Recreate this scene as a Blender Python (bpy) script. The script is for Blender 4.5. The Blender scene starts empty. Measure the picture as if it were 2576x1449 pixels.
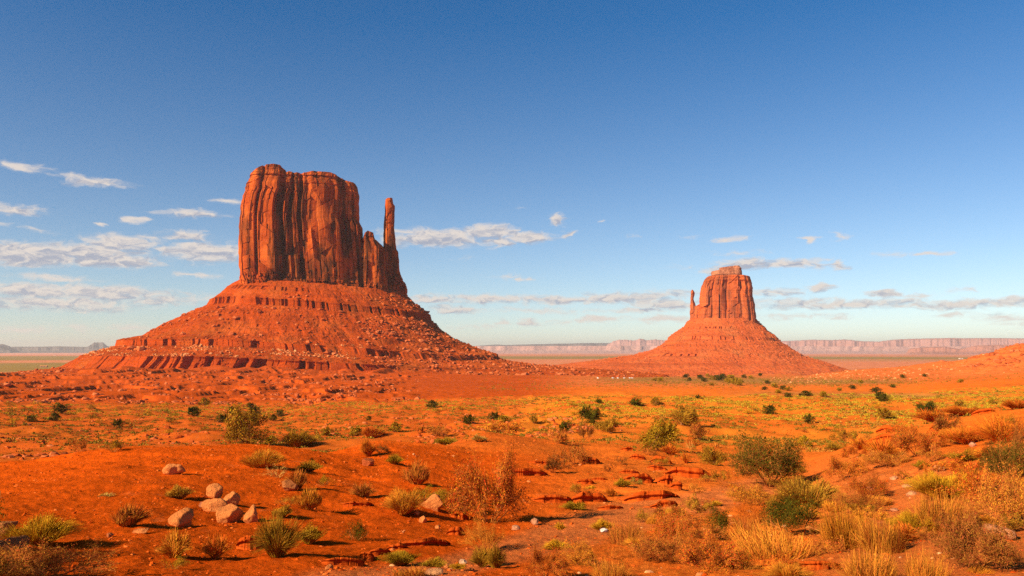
import bpy, math, random
import numpy as np
from mathutils import Vector
random.seed(7)
R = math.radians
scene = bpy.context.scene
COL = scene.collection

# ------------------------------------------------------------------ camera, sky, sun, exposure
F = 796.0            # focal length in pixels of a 1024 wide frame
HROW = 350.0         # row of the true horizon
PITCH = math.atan((HROW - 288.0) / F)
cam_d = bpy.data.cameras.new('camera')
cam = bpy.data.objects.new('camera', cam_d)
COL.objects.link(cam)
cam_d.sensor_width = 36.0
cam_d.lens = F / 1024 * 36
cam_d.clip_start = 0.1
cam_d.clip_end = 200000
cam.location = (0, 0, 0)
cam.rotation_euler = (math.pi / 2 + PITCH, 0, 0)
scene.camera = cam

SUN_EL = R(29)
SUN_TRAVEL = R(54)   # azimuth (from +Y towards +X) in which the light travels
SUN_STRENGTH = 5.0
SKY_STRENGTH = 0.056
scene.view_settings.view_transform = 'Standard'
scene.view_settings.look = 'None'
scene.view_settings.exposure = 0.95
scene.view_settings.gamma = 1.0
scene.cycles.max_bounces = 5
scene.cycles.diffuse_bounces = 2
scene.cycles.glossy_bounces = 1
scene.cycles.transparent_max_bounces = 4
scene.cycles.volume_bounces = 0
scene.cycles.use_denoising = False

sun_d = bpy.data.lights.new('sun', 'SUN')
sun_d.energy = SUN_STRENGTH
sun_d.angle = R(0.5)
sun_d.color = (1.0, 0.78, 0.52)
sun = bpy.data.objects.new('sun', sun_d)
COL.objects.link(sun)
ldir = Vector((math.sin(SUN_TRAVEL) * math.cos(SUN_EL), math.cos(SUN_TRAVEL) * math.cos(SUN_EL), -math.sin(SUN_EL)))
sun.rotation_euler = ldir.to_track_quat('-Z', 'Y').to_euler()


def ray(px, row):
    """world direction through a point of the 1024 x 576 frame"""
    x = (px - 512.0) / F
    y = -(row - 288.0) / F
    return x, math.cos(PITCH) - y * math.sin(PITCH), math.sin(PITCH) + y * math.cos(PITCH)


def theta(px, row=HROW):
    x, y, z = ray(px, row)
    return math.atan2(x, y)


def slope(px, row):
    x, y, z = ray(px, row)
    return z / math.hypot(x, y)


# clouds: (centre px, row, half width, half height, strength) turned into directions
CLOUDS = [
 (25,167,26,4.5,.62),(97,182,33,6,.8),(70,176,20,4,.5),(15,210,30,6,.75),(228,201,19,3.5,.6),(193,214.5,35,5.5,.8),(135,220,13,3.6,.75),(102,226,10,2.6,.55),
 (5,224,10,2.5,.5),(38,231,9,4,.35),(188,236,27,6.5,.8),(150,238,26,4,.5),
 (20,254,70,13,1.1),(80,252,60,11,1.05),(118,243,36,9,1.),(110,261,48,8,1.05),(208,252,48,12,1.05),(170,251,16,8,.8),(55,278,38,4.5,.6),(195,275,24,3.5,.5),
 (100,293,70,9,.85),(28,291,60,9,.85),(60,303,90,9,.65),(160,300,60,8,.5),(220,298,30,5,.4),(130,327,20,5,.5),(80,328,16,5,.4),(20,329,34,5,.4),
 (440,238,56,11,1.1),(492,232,38,9,1.),(530,238,31,7,1.),(558,220,15,8,.9),(568,235,11,5,.6),(398,232,26,5,.55),(500,241,20,8,.8),(395,242,20,8,.7),
 (523,208,6,2,.3),(599,220,6,2,.3),(525,279,8,3.5,.5),(508,277,22,3,.3),(465,259,10,2.5,.2),
 (430,300,40,6.5,.8),(490,299,60,6,.75),(560,300,60,6,.75),(620,299,60,7,.8),(455,310,32,5,.7),(665,304,45,7,.8),(640,310,60,4.5,.55),(540,310,60,4,.4),
 (600,319,35,4,.65),(665,319,40,4.5,.6),(530,322,15,5,.6),(502,322,10,5,.45),(560,322,14,4,.35),(480,326,30,4,.3),
 (809,239,11,3.6,.8),(730,239,20,3,.5),(745,263,34,7,.9),(790,263,38,5.5,.85),(720,270,22,5,.7),(815,265,14,4,.6),(838,265,11,6.5,.9),(838,236,10,4,.35),
 (818,289,13,5.5,.95),(883,294,17,4.6,.85),(912,296,22,3,.5),(770,293,36,6,.55),(930,254,22,3,.45),(893,255,14,3,.4),(965,290,14,2.6,.35),
 (850,304,120,5.5,.7),(965,304,100,5.5,.66),(800,303,50,6,.6),(1015,301,40,4.5,.5),(740,252,30,3,.25),(683,267,14,3,.25),(660,295,60,6,.5),(724,300,40,6,.5),
 (955,315,20,4,.45),(1005,317,28,4,.4),(800,316,50,3.5,.35),(835,318,14,3,.4),(1030,322,30,5,.3),(690,237,10,2,.2),(636,236,8,2,.2),
]


def build_world():
    w = bpy.data.worlds.new('World')
    scene.world = w
    w.use_nodes = True
    nt = w.node_tree
    nt.nodes.clear()
    N, L = nt.nodes, nt.links

    def math_n(op, a=None, b=None, c=None, clamp=False):
        n = N.new('ShaderNodeMath'); n.operation = op; n.use_clamp = clamp
        for i, v in enumerate((a, b, c)):
            if v is None: continue
            if isinstance(v, (int, float)): n.inputs[i].default_value = v
            else: L.new(v, n.inputs[i])
        return n.outputs[0]
    sky = N.new('ShaderNodeTexSky')
    sky.sky_type = 'NISHITA'
    sky.sun_disc = False
    sky.sun_elevation = SUN_EL
    sky.sun_rotation = SUN_TRAVEL + math.pi
    sky.altitude = 1700
    sky.air_density = 1.0
    sky.dust_density = 0.45
    sky.ozone_density = 1.6
    hsv = N.new('ShaderNodeHueSaturation')
    hsv.inputs['Saturation'].default_value = 1.28
    hsv.inputs['Value'].default_value = 1.18
    L.new(sky.outputs[0], hsv.inputs['Color'])
    tc = N.new('ShaderNodeTexCoord')
    sep = N.new('ShaderNodeSeparateXYZ'); L.new(tc.outputs['Generated'], sep.inputs[0])
    az = math_n('ARCTAN2', sep.outputs[0], sep.outputs[1])
    hyp = math_n('SQRT', math_n('ADD', math_n('MULTIPLY', sep.outputs[0], sep.outputs[0]), math_n('MULTIPLY', sep.outputs[1], sep.outputs[1])))
    el = math_n('DIVIDE', sep.outputs[2], math_n('MAXIMUM', hyp, 0.001))
    # the high sky is a purer blue than the air near the horizon
    sr = N.new('ShaderNodeMapRange'); L.new(el, sr.inputs['Value']); sr.inputs['From Min'].default_value = 0.02; sr.inputs['From Max'].default_value = 0.42
    sr.inputs['To Min'].default_value = 1.02; sr.inputs['To Max'].default_value = 1.38
    L.new(sr.outputs[0], hsv.inputs['Saturation'])
    comb = N.new('ShaderNodeCombineXYZ')
    L.new(math_n('MULTIPLY', az, F), comb.inputs[0]); L.new(math_n('MULTIPLY', el, F), comb.inputs[1])
    # warp
    nz = N.new('ShaderNodeTexNoise'); nz.inputs['Scale'].default_value = 1.0; nz.inputs['Detail'].default_value = 5
    mp = N.new('ShaderNodeMapping'); mp.inputs['Scale'].default_value = (0.045, 0.11, 1)
    L.new(comb.outputs[0], mp.inputs[0]); L.new(mp.outputs[0], nz.inputs['Vector'])
    wv = N.new('ShaderNodeVectorMath'); wv.operation = 'SUBTRACT'; L.new(nz.outputs['Color'], wv.inputs[0]); wv.inputs[1].default_value = (.5, .5, .5)
    wm = N.new('ShaderNodeVectorMath'); wm.operation = 'MULTIPLY_ADD'; L.new(wv.outputs[0], wm.inputs[0]); wm.inputs[1].default_value = (44, 11, 0)
    L.new(comb.outputs[0], wm.inputs[2])
    P = wm.outputs[0]
    acc = acc_up = None
    for (cx, cy, rx, ry, s) in CLOUDS:
        u, v = theta(cx, cy) * F, slope(cx, cy) * F
        for up in (0, 1):
            if up and s * ry < 3: continue
            m = N.new('ShaderNodeVectorMath'); m.operation = 'MULTIPLY_ADD'
            L.new(P, m.inputs[0]); m.inputs[1].default_value = (1 / rx, 1 / ry, 0); m.inputs[2].default_value = ((-u - 2.0 * up) / rx, (-v + 3.2 * up) / ry, 0)
            ln = N.new('ShaderNodeVectorMath'); ln.operation = 'LENGTH'; L.new(m.outputs[0], ln.inputs[0])
            d = math_n('MULTIPLY_ADD', ln.outputs['Value'], -s, s)       # s*(1-len)
            if up: acc_up = d if acc_up is None else math_n('MAXIMUM', acc_up, d)
            else: acc = d if acc is None else math_n('SMOOTH_MAX', acc, d, 0.12)

    def fbm(off, scale, detail):
        mp2 = N.new('ShaderNodeMapping'); mp2.inputs['Scale'].default_value = (scale, scale * 2.1, 1); mp2.inputs['Location'].default_value = (off[0] * scale, off[1] * scale * 2.1, 3.3)
        L.new(P, mp2.inputs[0])
        n2 = N.new('ShaderNodeTexNoise'); n2.inputs['Scale'].default_value = 1; n2.inputs['Detail'].default_value = detail; n2.inputs['Roughness'].default_value = .58
        L.new(mp2.outputs[0], n2.inputs['Vector'])
        return n2.outputs['Fac']
    n1 = fbm((0, 0), 0.12, 8)
    dens = math_n('ADD', math_n('MULTIPLY', acc, 1.7), math_n('MULTIPLY_ADD', n1, 1.8, -0.90))
    mr = N.new('ShaderNodeMapRange'); mr.interpolation_type = 'SMOOTHERSTEP'
    L.new(dens, mr.inputs['Value']); mr.inputs['From Min'].default_value = -0.25; mr.inputs['From Max'].default_value = 1.15
    mr.inputs['To Max'].default_value = 0.90
    # nothing where no ellipse reaches
    gate = N.new('ShaderNodeMapRange'); L.new(acc, gate.inputs['Value']); gate.inputs['From Min'].default_value = -0.45; gate.inputs['From Max'].default_value = 0.12
    cov = math_n('MULTIPLY', mr.outputs[0], gate.outputs[0])
    # lit tops: density falling towards the sun (up and left)
    n2 = fbm((-3.0, 4.0), 0.10, 5)
    n3 = fbm((0, 0), 0.10, 5)
    lit = math_n('MULTIPLY_ADD', math_n('SUBTRACT', n3, n2), 3.4, 0.5)
    thin = math_n('MULTIPLY_ADD', acc, -0.55, 0.35)
    lit2 = math_n('ADD', math_n('ADD', lit, thin), math_n('MULTIPLY', math_n('SUBTRACT', acc, math_n('MAXIMUM', acc_up, -.6)), 1.1), clamp=True)
    cr = N.new('ShaderNodeMix'); cr.data_type = 'RGBA'
    L.new(lit2, cr.inputs['Factor'])
    k = 1.0 / SKY_STRENGTH
    cr.inputs['A'].default_value = (0.22 * k, 0.228 * k, 0.27 * k, 1)
    cr.inputs['B'].default_value = (0.43 * k, 0.38 * k, 0.34 * k, 1)
    mix = N.new('ShaderNodeMix'); mix.data_type = 'RGBA'
    tn = N.new('ShaderNodeMix'); tn.data_type = 'RGBA'; tn.blend_type = 'MULTIPLY'; tn.inputs['Factor'].default_value = 1; tn.inputs['B'].default_value = (.90, .93, .97, 1)
    L.new(hsv.outputs[0], tn.inputs['A'])
    L.new(cov, mix.inputs['Factor']); L.new(tn.outputs['Result'], mix.inputs['A']); L.new(cr.outputs['Result'], mix.inputs['B'])
    bg = N.new('ShaderNodeBackground'); bg.inputs['Strength'].default_value = SKY_STRENGTH
    L.new(mix.outputs['Result'], bg.inputs[0])
    out = N.new('ShaderNodeOutputWorld'); L.new(bg.outputs[0], out.inputs[0])


build_world()


# ------------------------------------------------------------------ numpy noise
def _h(ix, iy, iz, seed):
    h = (ix.astype(np.uint32) * np.uint32(374761393) + iy.astype(np.uint32) * np.uint32(668265263) + iz.astype(np.uint32) * np.uint32(2147483647 - 58) + np.uint32((seed * 974634 + 77) & 0xffffffff))
    h = (h ^ (h >> np.uint32(13))) * np.uint32(1274126177)
    h = (h ^ (h >> np.uint32(15))) * np.uint32(2246822519)
    return h ^ (h >> np.uint32(16))


def perlin(x, y, seed=0):
    x = np.asarray(x, float); y = np.asarray(y, float)
    fx, fy = np.floor(x), np.floor(y)
    ix, iy = fx.astype(np.int64), fy.astype(np.int64)
    x, y = x - fx, y - fy
    z0 = np.zeros_like(ix)
    u, v = x * x * x * (x * (x * 6 - 15) + 10), y * y * y * (y * (y * 6 - 15) + 10)

    def g(dx, dy):
        a = _h(ix + dx, iy + dy, z0, seed).astype(float) * (2 * math.pi / 4294967296.0)
        return np.cos(a) * (x - dx) + np.sin(a) * (y - dy)
    a, b, c, d = g(0, 0), g(1, 0), g(0, 1), g(1, 1)
    return ((a + (b - a) * u) + ((c + (d - c) * u) - (a + (b - a) * u)) * v) * 1.5


def fbm(x, y, octv=4, seed=0, gain=0.5):
    s, a = 0, 1.0
    for i in range(octv):
        s = s + a * perlin(x * 2 ** i + 17.3 * i, y * 2 ** i - 9.1 * i, seed + i)
        a *= gain
    return s


def ridged(x, y, octv=3, seed=0):
    s, a = 0, 1.0
    for i in range(octv):
        s = s + a * (1 - 2 * np.abs(perlin(x * 2 ** i + 7.7 * i, y * 2 ** i, seed + i)))
        a *= .5
    return s


def noise3(p, seed=0, octv=3):
    x, y, z = p[..., 0], p[..., 1], p[..., 2]
    return (fbm(x, y, octv, seed) + fbm(y + 31, z, octv, seed + 11) + fbm(z - 17, x + 5, octv, seed + 23)) / 1.7


def worley(x, y, seed=0):
    """random value of the nearest cell, and F2-F1"""
    ix, iy = np.floor(x).astype(np.int64), np.floor(y).astype(np.int64)
    best = np.full(x.shape, 9.0); sec = np.full(x.shape, 9.0); val = np.zeros(x.shape)
    z0 = np.zeros_like(ix)
    for dx in (-1, 0, 1):
        for dy in (-1, 0, 1):
            cx, cy = ix + dx, iy + dy
            h1 = _h(cx, cy, z0, seed) / 4294967296.0
            h2 = _h(cx, cy, z0, seed + 5) / 4294967296.0
            h3 = _h(cx, cy, z0, seed + 9) / 4294967296.0
            d = np.maximum(np.abs(cx + h1 - x), 0.7 * np.abs(cy + h2 - y)) + .3 * np.hypot(cx + h1 - x, cy + h2 - y)
            m = d < best
            sec = np.where(m, best, np.minimum(sec, d))
            val = np.where(m, h3, val)
            best = np.where(m, d, best)
    return val, sec - best


def facets(x, y, seed=0):
    """nearest-cell value, edge distance and a random tilted plane inside every cell: flat broken faces with sharp joints"""
    ix, iy = np.floor(x).astype(np.int64), np.floor(y).astype(np.int64)
    best = np.full(x.shape, 9.0); sec = np.full(x.shape, 9.0); val = np.zeros(x.shape); pl = np.zeros(x.shape)
    z0 = np.zeros_like(ix)
    for dx in (-1, 0, 1):
        for dy in (-1, 0, 1):
            cx, cy = ix + dx, iy + dy
            h = [_h(cx, cy, z0, seed + k) / 4294967296.0 for k in (0, 5, 9, 14, 21)]
            ex, ey = x - cx - h[0], y - cy - h[1]
            d = np.maximum(np.abs(ex), 0.8 * np.abs(ey)) + .15 * np.hypot(ex, ey)
            m = d < best
            sec = np.where(m, best, np.minimum(sec, d))
            val = np.where(m, h[2], val)
            pl = np.where(m, (h[3] - .5) * 2 * ex + (h[4] - .5) * ey, pl)
            best = np.where(m, d, best)
    return val, sec - best, pl


def slabs(x, z, w, h, seed=0):
    """upright slabs between straight vertical joints: value, horizontal tilt inside the slab, distance to the joint"""
    xs = x / w
    ix = np.floor(xs).astype(np.int64)
    z0 = np.zeros_like(ix)
    best = np.full(x.shape, 9.0); sec = np.full(x.shape, 9.0); cid = np.zeros(x.shape, np.int64); ex = np.zeros(x.shape)
    for d in (-1, 0, 1):
        c = ix + d
        e = xs - c - _h(c, z0, z0, seed) / 4294967296.0
        m = np.abs(e) < best
        sec = np.where(m, best, np.minimum(sec, np.abs(e)))
        cid = np.where(m, c, cid); ex = np.where(m, e, ex); best = np.where(m, np.abs(e), best)
    r = _h(cid, z0, z0, seed + 3) / 4294967296.0
    r2 = _h(cid, z0 + 5, z0, seed + 3) / 4294967296.0
    zz = z / (h * (.6 + .9 * r)) + r2 * 7 + ex * (r - .5) * 1.2
    iz = np.floor(zz).astype(np.int64)
    q = [_h(cid, iz, z0, seed + k) / 4294967296.0 for k in (7, 11)]
    return q[0], (q[1] - .5) * 2 * ex, sec - best, zz - iz, r


def smooth(a, b, x):
    t = np.clip((x - a) / (b - a), 0, 1)
    return t * t * (3 - 2 * t)


# ------------------------------------------------------------------ mesh helpers
def make_obj(name, verts, faces, mat, parent=None, smooth_sh=False, col=None, loc=None):
    """faces: (n,4) or (n,3) int array, or list of such arrays"""
    me = bpy.data.meshes.new(name)
    verts = np.asarray(verts, dtype=np.float32).reshape(-1, 3)
    if not isinstance(faces, list): faces = [faces]
    faces = [np.asarray(f, dtype=np.int32) for f in faces if len(f)]
    loops = np.concatenate([f.ravel() for f in faces])
    sizes = np.concatenate([np.full(len(f), f.shape[1], dtype=np.int32) for f in faces])
    starts = np.concatenate([[0], np.cumsum(sizes)[:-1]]).astype(np.int32)
    me.vertices.add(len(verts)); me.vertices.foreach_set('co', verts.ravel())
    me.loops.add(len(loops)); me.loops.foreach_set('vertex_index', loops)
    me.polygons.add(len(sizes)); me.polygons.foreach_set('loop_start', starts); me.polygons.foreach_set('loop_total', sizes)
    me.polygons.foreach_set('use_smooth', np.full(len(sizes), smooth_sh, dtype=bool))
    me.update(calc_edges=True)
    if col is not None:
        ca = me.color_attributes.new('tint', 'FLOAT_COLOR', 'POINT')
        c4 = np.ones((len(verts), 4), dtype=np.float32); c4[:, :3] = col
        ca.data.foreach_set('color', c4.ravel())
    if mat: me.materials.append(mat)
    o = bpy.data.objects.new(name, me)
    COL.objects.link(o)
    if parent: o.parent = parent
    if loc is not None: o.location = loc
    return o


def tag(o, label=None, cat=None, group=None, kind=None):
    if label: o['label'] = label
    if cat: o['category'] = cat
    if group: o['group'] = group
    if kind: o['kind'] = kind
    return o


def empty(name, loc=(0, 0, 0), rz=0):
    o = bpy.data.objects.new(name, None)
    COL.objects.link(o)
    o.location = loc; o.rotation_euler = (0, 0, rz)
    o.empty_display_size = 0.2
    return o


def grid_faces(nu, nv, wrap=False):
    """vertex index = v*nu+u"""
    u = np.arange(nu if wrap else nu - 1)
    v = np.arange(nv - 1)
    U, V = np.meshgrid(u, v)
    U2 = (U + 1) % nu
    return np.stack([V * nu + U, V * nu + U2, (V + 1) * nu + U2, (V + 1) * nu + U], -1).reshape(-1, 4)


# ------------------------------------------------------------------ materials
def new_mat(name):
    m = bpy.data.materials.new(name)
    m.use_nodes = True
    nt = m.node_tree
    b = nt.nodes['Principled BSDF']
    b.inputs['Roughness'].default_value = 0.95
    b.inputs['Specular IOR Level'].default_value = 0.0
    return m, nt, b


def nd(nt, typ, **kw):
    n = nt.nodes.new(typ)
    for k, v in kw.items():
        if k in n.inputs.keys(): n.inputs[k].default_value = v
        else: setattr(n, k, v)
    return n


def mixc(nt, fac, a, b, blend='MIX'):
    n = nt.nodes.new('ShaderNodeMix'); n.data_type = 'RGBA'; n.blend_type = blend
    for key, v in (('Factor', fac), ('A', a), ('B', b)):
        if isinstance(v, bpy.types.NodeSocket): nt.links.new(v, n.inputs[key])
        elif key == 'Factor': n.inputs[key].default_value = v
        else: n.inputs[key].default_value = (*v, 1)
    return n.outputs['Result']


def noise_n(nt, scale, detail=4, rough=.55, sc3=(1, 1, 1), coord='Object', loc=(0, 0, 0)):
    tc = nt.nodes.new('ShaderNodeTexCoord')
    mp = nt.nodes.new('ShaderNodeMapping'); mp.inputs['Scale'].default_value = sc3; mp.inputs['Location'].default_value = loc
    nt.links.new(tc.outputs[coord], mp.inputs[0])
    n = nt.nodes.new('ShaderNodeTexNoise'); n.inputs['Scale'].default_value = scale; n.inputs['Detail'].default_value = detail; n.inputs['Roughness'].default_value = rough
    nt.links.new(mp.outputs[0], n.inputs['Vector'])
    return n.outputs['Fac']


def ramp(nt, fac, lo, hi):
    n = nt.nodes.new('ShaderNodeMapRange'); n.inputs['From Min'].default_value = lo; n.inputs['From Max'].default_value = hi
    n.interpolation_type = 'SMOOTHSTEP'
    nt.links.new(fac, n.inputs['Value'])
    return n.outputs[0]


def bump(nt, b, h, dist, strength=1.0, prev=None):
    n = nt.nodes.new('ShaderNodeBump'); n.inputs['Distance'].default_value = dist; n.inputs['Strength'].default_value = strength
    nt.links.new(h, n.inputs['Height'])
    if prev is not None: nt.links.new(prev, n.inputs['Normal'])
    nt.links.new(n.outputs[0], b.inputs['Normal'])
    return n.outputs[0]


def mul_noise(nt, colsock, fac, lo, hi):
    """multiply colour by a value between lo and hi"""
    n = nt.nodes.new('ShaderNodeMapRange'); n.inputs['To Min'].default_value = lo; n.inputs['To Max'].default_value = hi
    n.inputs['From Min'].default_value = .25; n.inputs['From Max'].default_value = .75
    nt.links.new(fac, n.inputs['Value'])
    v = nt.nodes.new('ShaderNodeVectorMath'); v.operation = 'SCALE'
    nt.links.new(colsock, v.inputs[0]); nt.links.new(n.outputs[0], v.inputs['Scale'])
    return v.outputs[0]


def ground_material():
    m, nt, b = new_mat('red_desert_ground')
    at = nt.nodes.new('ShaderNodeAttribute'); at.attribute_name = 'tint'
    c = at.outputs['Color']
    c = mul_noise(nt, c, noise_n(nt, 0.35, 6), .86, 1.14)
    c = mixc(nt, ramp(nt, noise_n(nt, .8, 7, .65, (1, 1, 1), loc=(9, 2, 0)), .60, .80), c, mixc(nt, .5, c, (.70, .26, .09)))
    c = mul_noise(nt, c, noise_n(nt, 16.0, 6, .8), .60, 1.40)
    # small dark and pale stones
    vo = nt.nodes.new('ShaderNodeTexVoronoi'); vo.inputs['Scale'].default_value = 14
    tc = nt.nodes.new('ShaderNodeTexCoord'); nt.links.new(tc.outputs['Object'], vo.inputs['Vector'])
    spk = ramp(nt, vo.outputs['Distance'], .26, .12)
    c = mixc(nt, spk, c, mixc(nt, 0.6, c, vo.outputs['Color'], 'OVERLAY'))
    nt.links.new(c, b.inputs['Base Color'])
    p = bump(nt, b, noise_n(nt, 3, 9, .72), 0.14, .9)
    p = bump(nt, b, noise_n(nt, 26, 4, .7), 0.025, .9, p)
    return m


def rock_material(name, base, pale, dark, varnish, sc=1.0, strata=0.3, bumpd=1.0):
    m, nt, b = new_mat(name)
    c = mixc(nt, ramp(nt, noise_n(nt, 0.035 * sc, 5, .6, (1, 1, .5)), .38, .64), base, pale)
    if varnish > 0:
        v1 = ramp(nt, noise_n(nt, 0.022 * sc, 4, .55, (1.4, 1.4, .42), loc=(3, 1, 7)), .40, .53)
        v2 = ramp(nt, noise_n(nt, 0.16 * sc, 5, .65, (1, 1, .16)), .3, .60)
        mm = nt.nodes.new('ShaderNodeMath'); mm.operation = 'MULTIPLY'; nt.links.new(v1, mm.inputs[0]); nt.links.new(v2, mm.inputs[1])
        m2 = nt.nodes.new('ShaderNodeMath'); m2.operation = 'MULTIPLY'; nt.links.new(mm.outputs[0], m2.inputs[0]); m2.inputs[1].default_value = varnish
        c = mixc(nt, m2.outputs[0], c, dark)
    c = mul_noise(nt, c, noise_n(nt, 0.02 * sc, 3, .6, (.15, .15, 14)), 1 - strata, 1 + strata * .6)
    c = mul_noise(nt, c, noise_n(nt, 0.45 * sc, 6, .7), .74, 1.22)
    nt.links.new(c, b.inputs['Base Color'])
    p = bump(nt, b, noise_n(nt, 0.16 * sc, 8, .65, (1, 1, .35)), 2.2 * bumpd, .8)
    p = bump(nt, b, noise_n(nt, 0.5 * sc, 5, .6, (1, 1, .12)), 1.0 * bumpd, .5, p)
    bump(nt, b, noise_n(nt, 0.08 * sc, 6, .7, (.3, .3, 10)), 0.9 * bumpd, .5, p)
    return m


def talus_material(name, base, pale, green, sc=1.0):
    m, nt, b = new_mat(name)
    at = nt.nodes.new('ShaderNodeAttribute'); at.attribute_name = 'tint'
    c = mixc(nt, at.outputs['Color'], base, pale)
    c = mixc(nt, ramp(nt, noise_n(nt, .02 * sc, 5), .5, .75), c, green)
    c = mul_noise(nt, c, noise_n(nt, .6 * sc, 6, .75), .6, 1.4)
    c = mul_noise(nt, c, noise_n(nt, .02 * sc, 5, .65, (.6, .6, 12)), .72, 1.16)
    nt.links.new(c, b.inputs['Base Color'])
    p = bump(nt, b, noise_n(nt, .25 * sc, 8, .75), 1.1 / sc, .8)
    return m


def tinted(name, rough=.9, lo=.65, hi=1.35, hue=.03, transl=0.0):
    """plant colour from the object's own colour, each blade or leaf a little different"""
    m, nt, b = new_mat(name)
    oi = nt.nodes.new('ShaderNodeObjectInfo')
    ge = nt.nodes.new('ShaderNodeNewGeometry')
    n = nt.nodes.new('ShaderNodeMapRange'); n.inputs['To Min'].default_value = lo; n.inputs['To Max'].default_value = hi
    nt.links.new(ge.outputs['Random Per Island'], n.inputs['Value'])
    h = nt.nodes.new('ShaderNodeHueSaturation')
    nt.links.new(oi.outputs['Color'], h.inputs['Color']); nt.links.new(n.outputs[0], h.inputs['Value'])
    n2 = nt.nodes.new('ShaderNodeMath'); n2.operation = 'MULTIPLY_ADD'; n2.inputs[1].default_value = hue * 2; n2.inputs[2].default_value = .5 - hue
    fr = nt.nodes.new('ShaderNodeMath'); fr.operation = 'MULTIPLY'; fr.inputs[1].default_value = 7.31
    f2 = nt.nodes.new('ShaderNodeMath'); f2.operation = 'FRACT'
    nt.links.new(ge.outputs['Random Per Island'], fr.inputs[0]); nt.links.new(fr.outputs[0], f2.inputs[0]); nt.links.new(f2.outputs[0], n2.inputs[0])
    nt.links.new(n2.outputs[0], h.inputs['Hue'])
    nt.links.new(h.outputs[0], b.inputs['Base Color'])
    b.inputs['Roughness'].default_value = rough
    return m


M_GROUND = ground_material()
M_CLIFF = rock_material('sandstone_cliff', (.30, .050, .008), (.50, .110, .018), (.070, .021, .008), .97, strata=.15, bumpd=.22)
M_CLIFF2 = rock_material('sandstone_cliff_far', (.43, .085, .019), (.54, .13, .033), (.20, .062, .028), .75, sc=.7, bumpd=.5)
M_CAP = rock_material('cap_strata', (.34, .12, .06), (.60, .26, .14), (.2, .08, .05), .3, sc=1.2, strata=.6)
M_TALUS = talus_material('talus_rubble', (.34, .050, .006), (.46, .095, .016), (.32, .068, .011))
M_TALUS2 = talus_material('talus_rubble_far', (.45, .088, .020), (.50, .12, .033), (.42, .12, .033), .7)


def stone_material():
    m, nt, b = new_mat('loose_stone')
    oi = nt.nodes.new('ShaderNodeObjectInfo')
    c = mul_noise(nt, oi.outputs['Color'], noise_n(nt, 2.2, 6, .65), .6, 1.3)
    c = mixc(nt, ramp(nt, noise_n(nt, 1.1, 5, .6, loc=(4, 4, 4)), .52, .7), c, (.36, .10, .035))
    nt.links.new(c, b.inputs['Base Color'])
    p = bump(nt, b, noise_n(nt, 4, 8, .75), .16, 1.0)
    return m


def ledge_material():
    m, nt, b = new_mat('red_sandstone_ledge')
    c = mixc(nt, ramp(nt, noise_n(nt, .8, 6, .65), .35, .65), (.40, .062, .007), (.54, .095, .012))
    c = mul_noise(nt, c, noise_n(nt, 1.0, 4, .6, (.4, .4, 9)), .7, 1.2)
    nt.links.new(c, b.inputs['Base Color'])
    p = bump(nt, b, noise_n(nt, 1.6, 7, .7), .15, .8)
    bump(nt, b, noise_n(nt, .8, 5, .6, (.5, .5, 12)), .10, .8, p)
    return m


M_STONE = stone_material()
M_LEDGE = ledge_material()
M_BLADE = tinted('dry_blades', lo=.6, hi=1.4, hue=.02)
M_LEAF = tinted('leaves', lo=.5, hi=1.5, hue=.03)
M_TWIG = tinted('twigs', lo=.6, hi=1.4, hue=.01)
M_FLOWER = tinted('flower_heads', lo=.7, hi=1.3, hue=.02)


def scatter_material(name, c1, c2, c3):
    m, nt, b = new_mat(name)
    ge = nt.nodes.new('ShaderNodeNewGeometry')
    r = nt.nodes.new('ShaderNodeValToRGB')
    r.color_ramp.elements[0].color = (*c1, 1); r.color_ramp.elements[1].color = (*c3, 1)
    e = r.color_ramp.elements.new(.5); e.color = (*c2, 1)
    nt.links.new(ge.outputs['Random Per Island'], r.inputs[0])
    nt.links.new(r.outputs[0], b.inputs['Base Color'])
    return m


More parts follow.
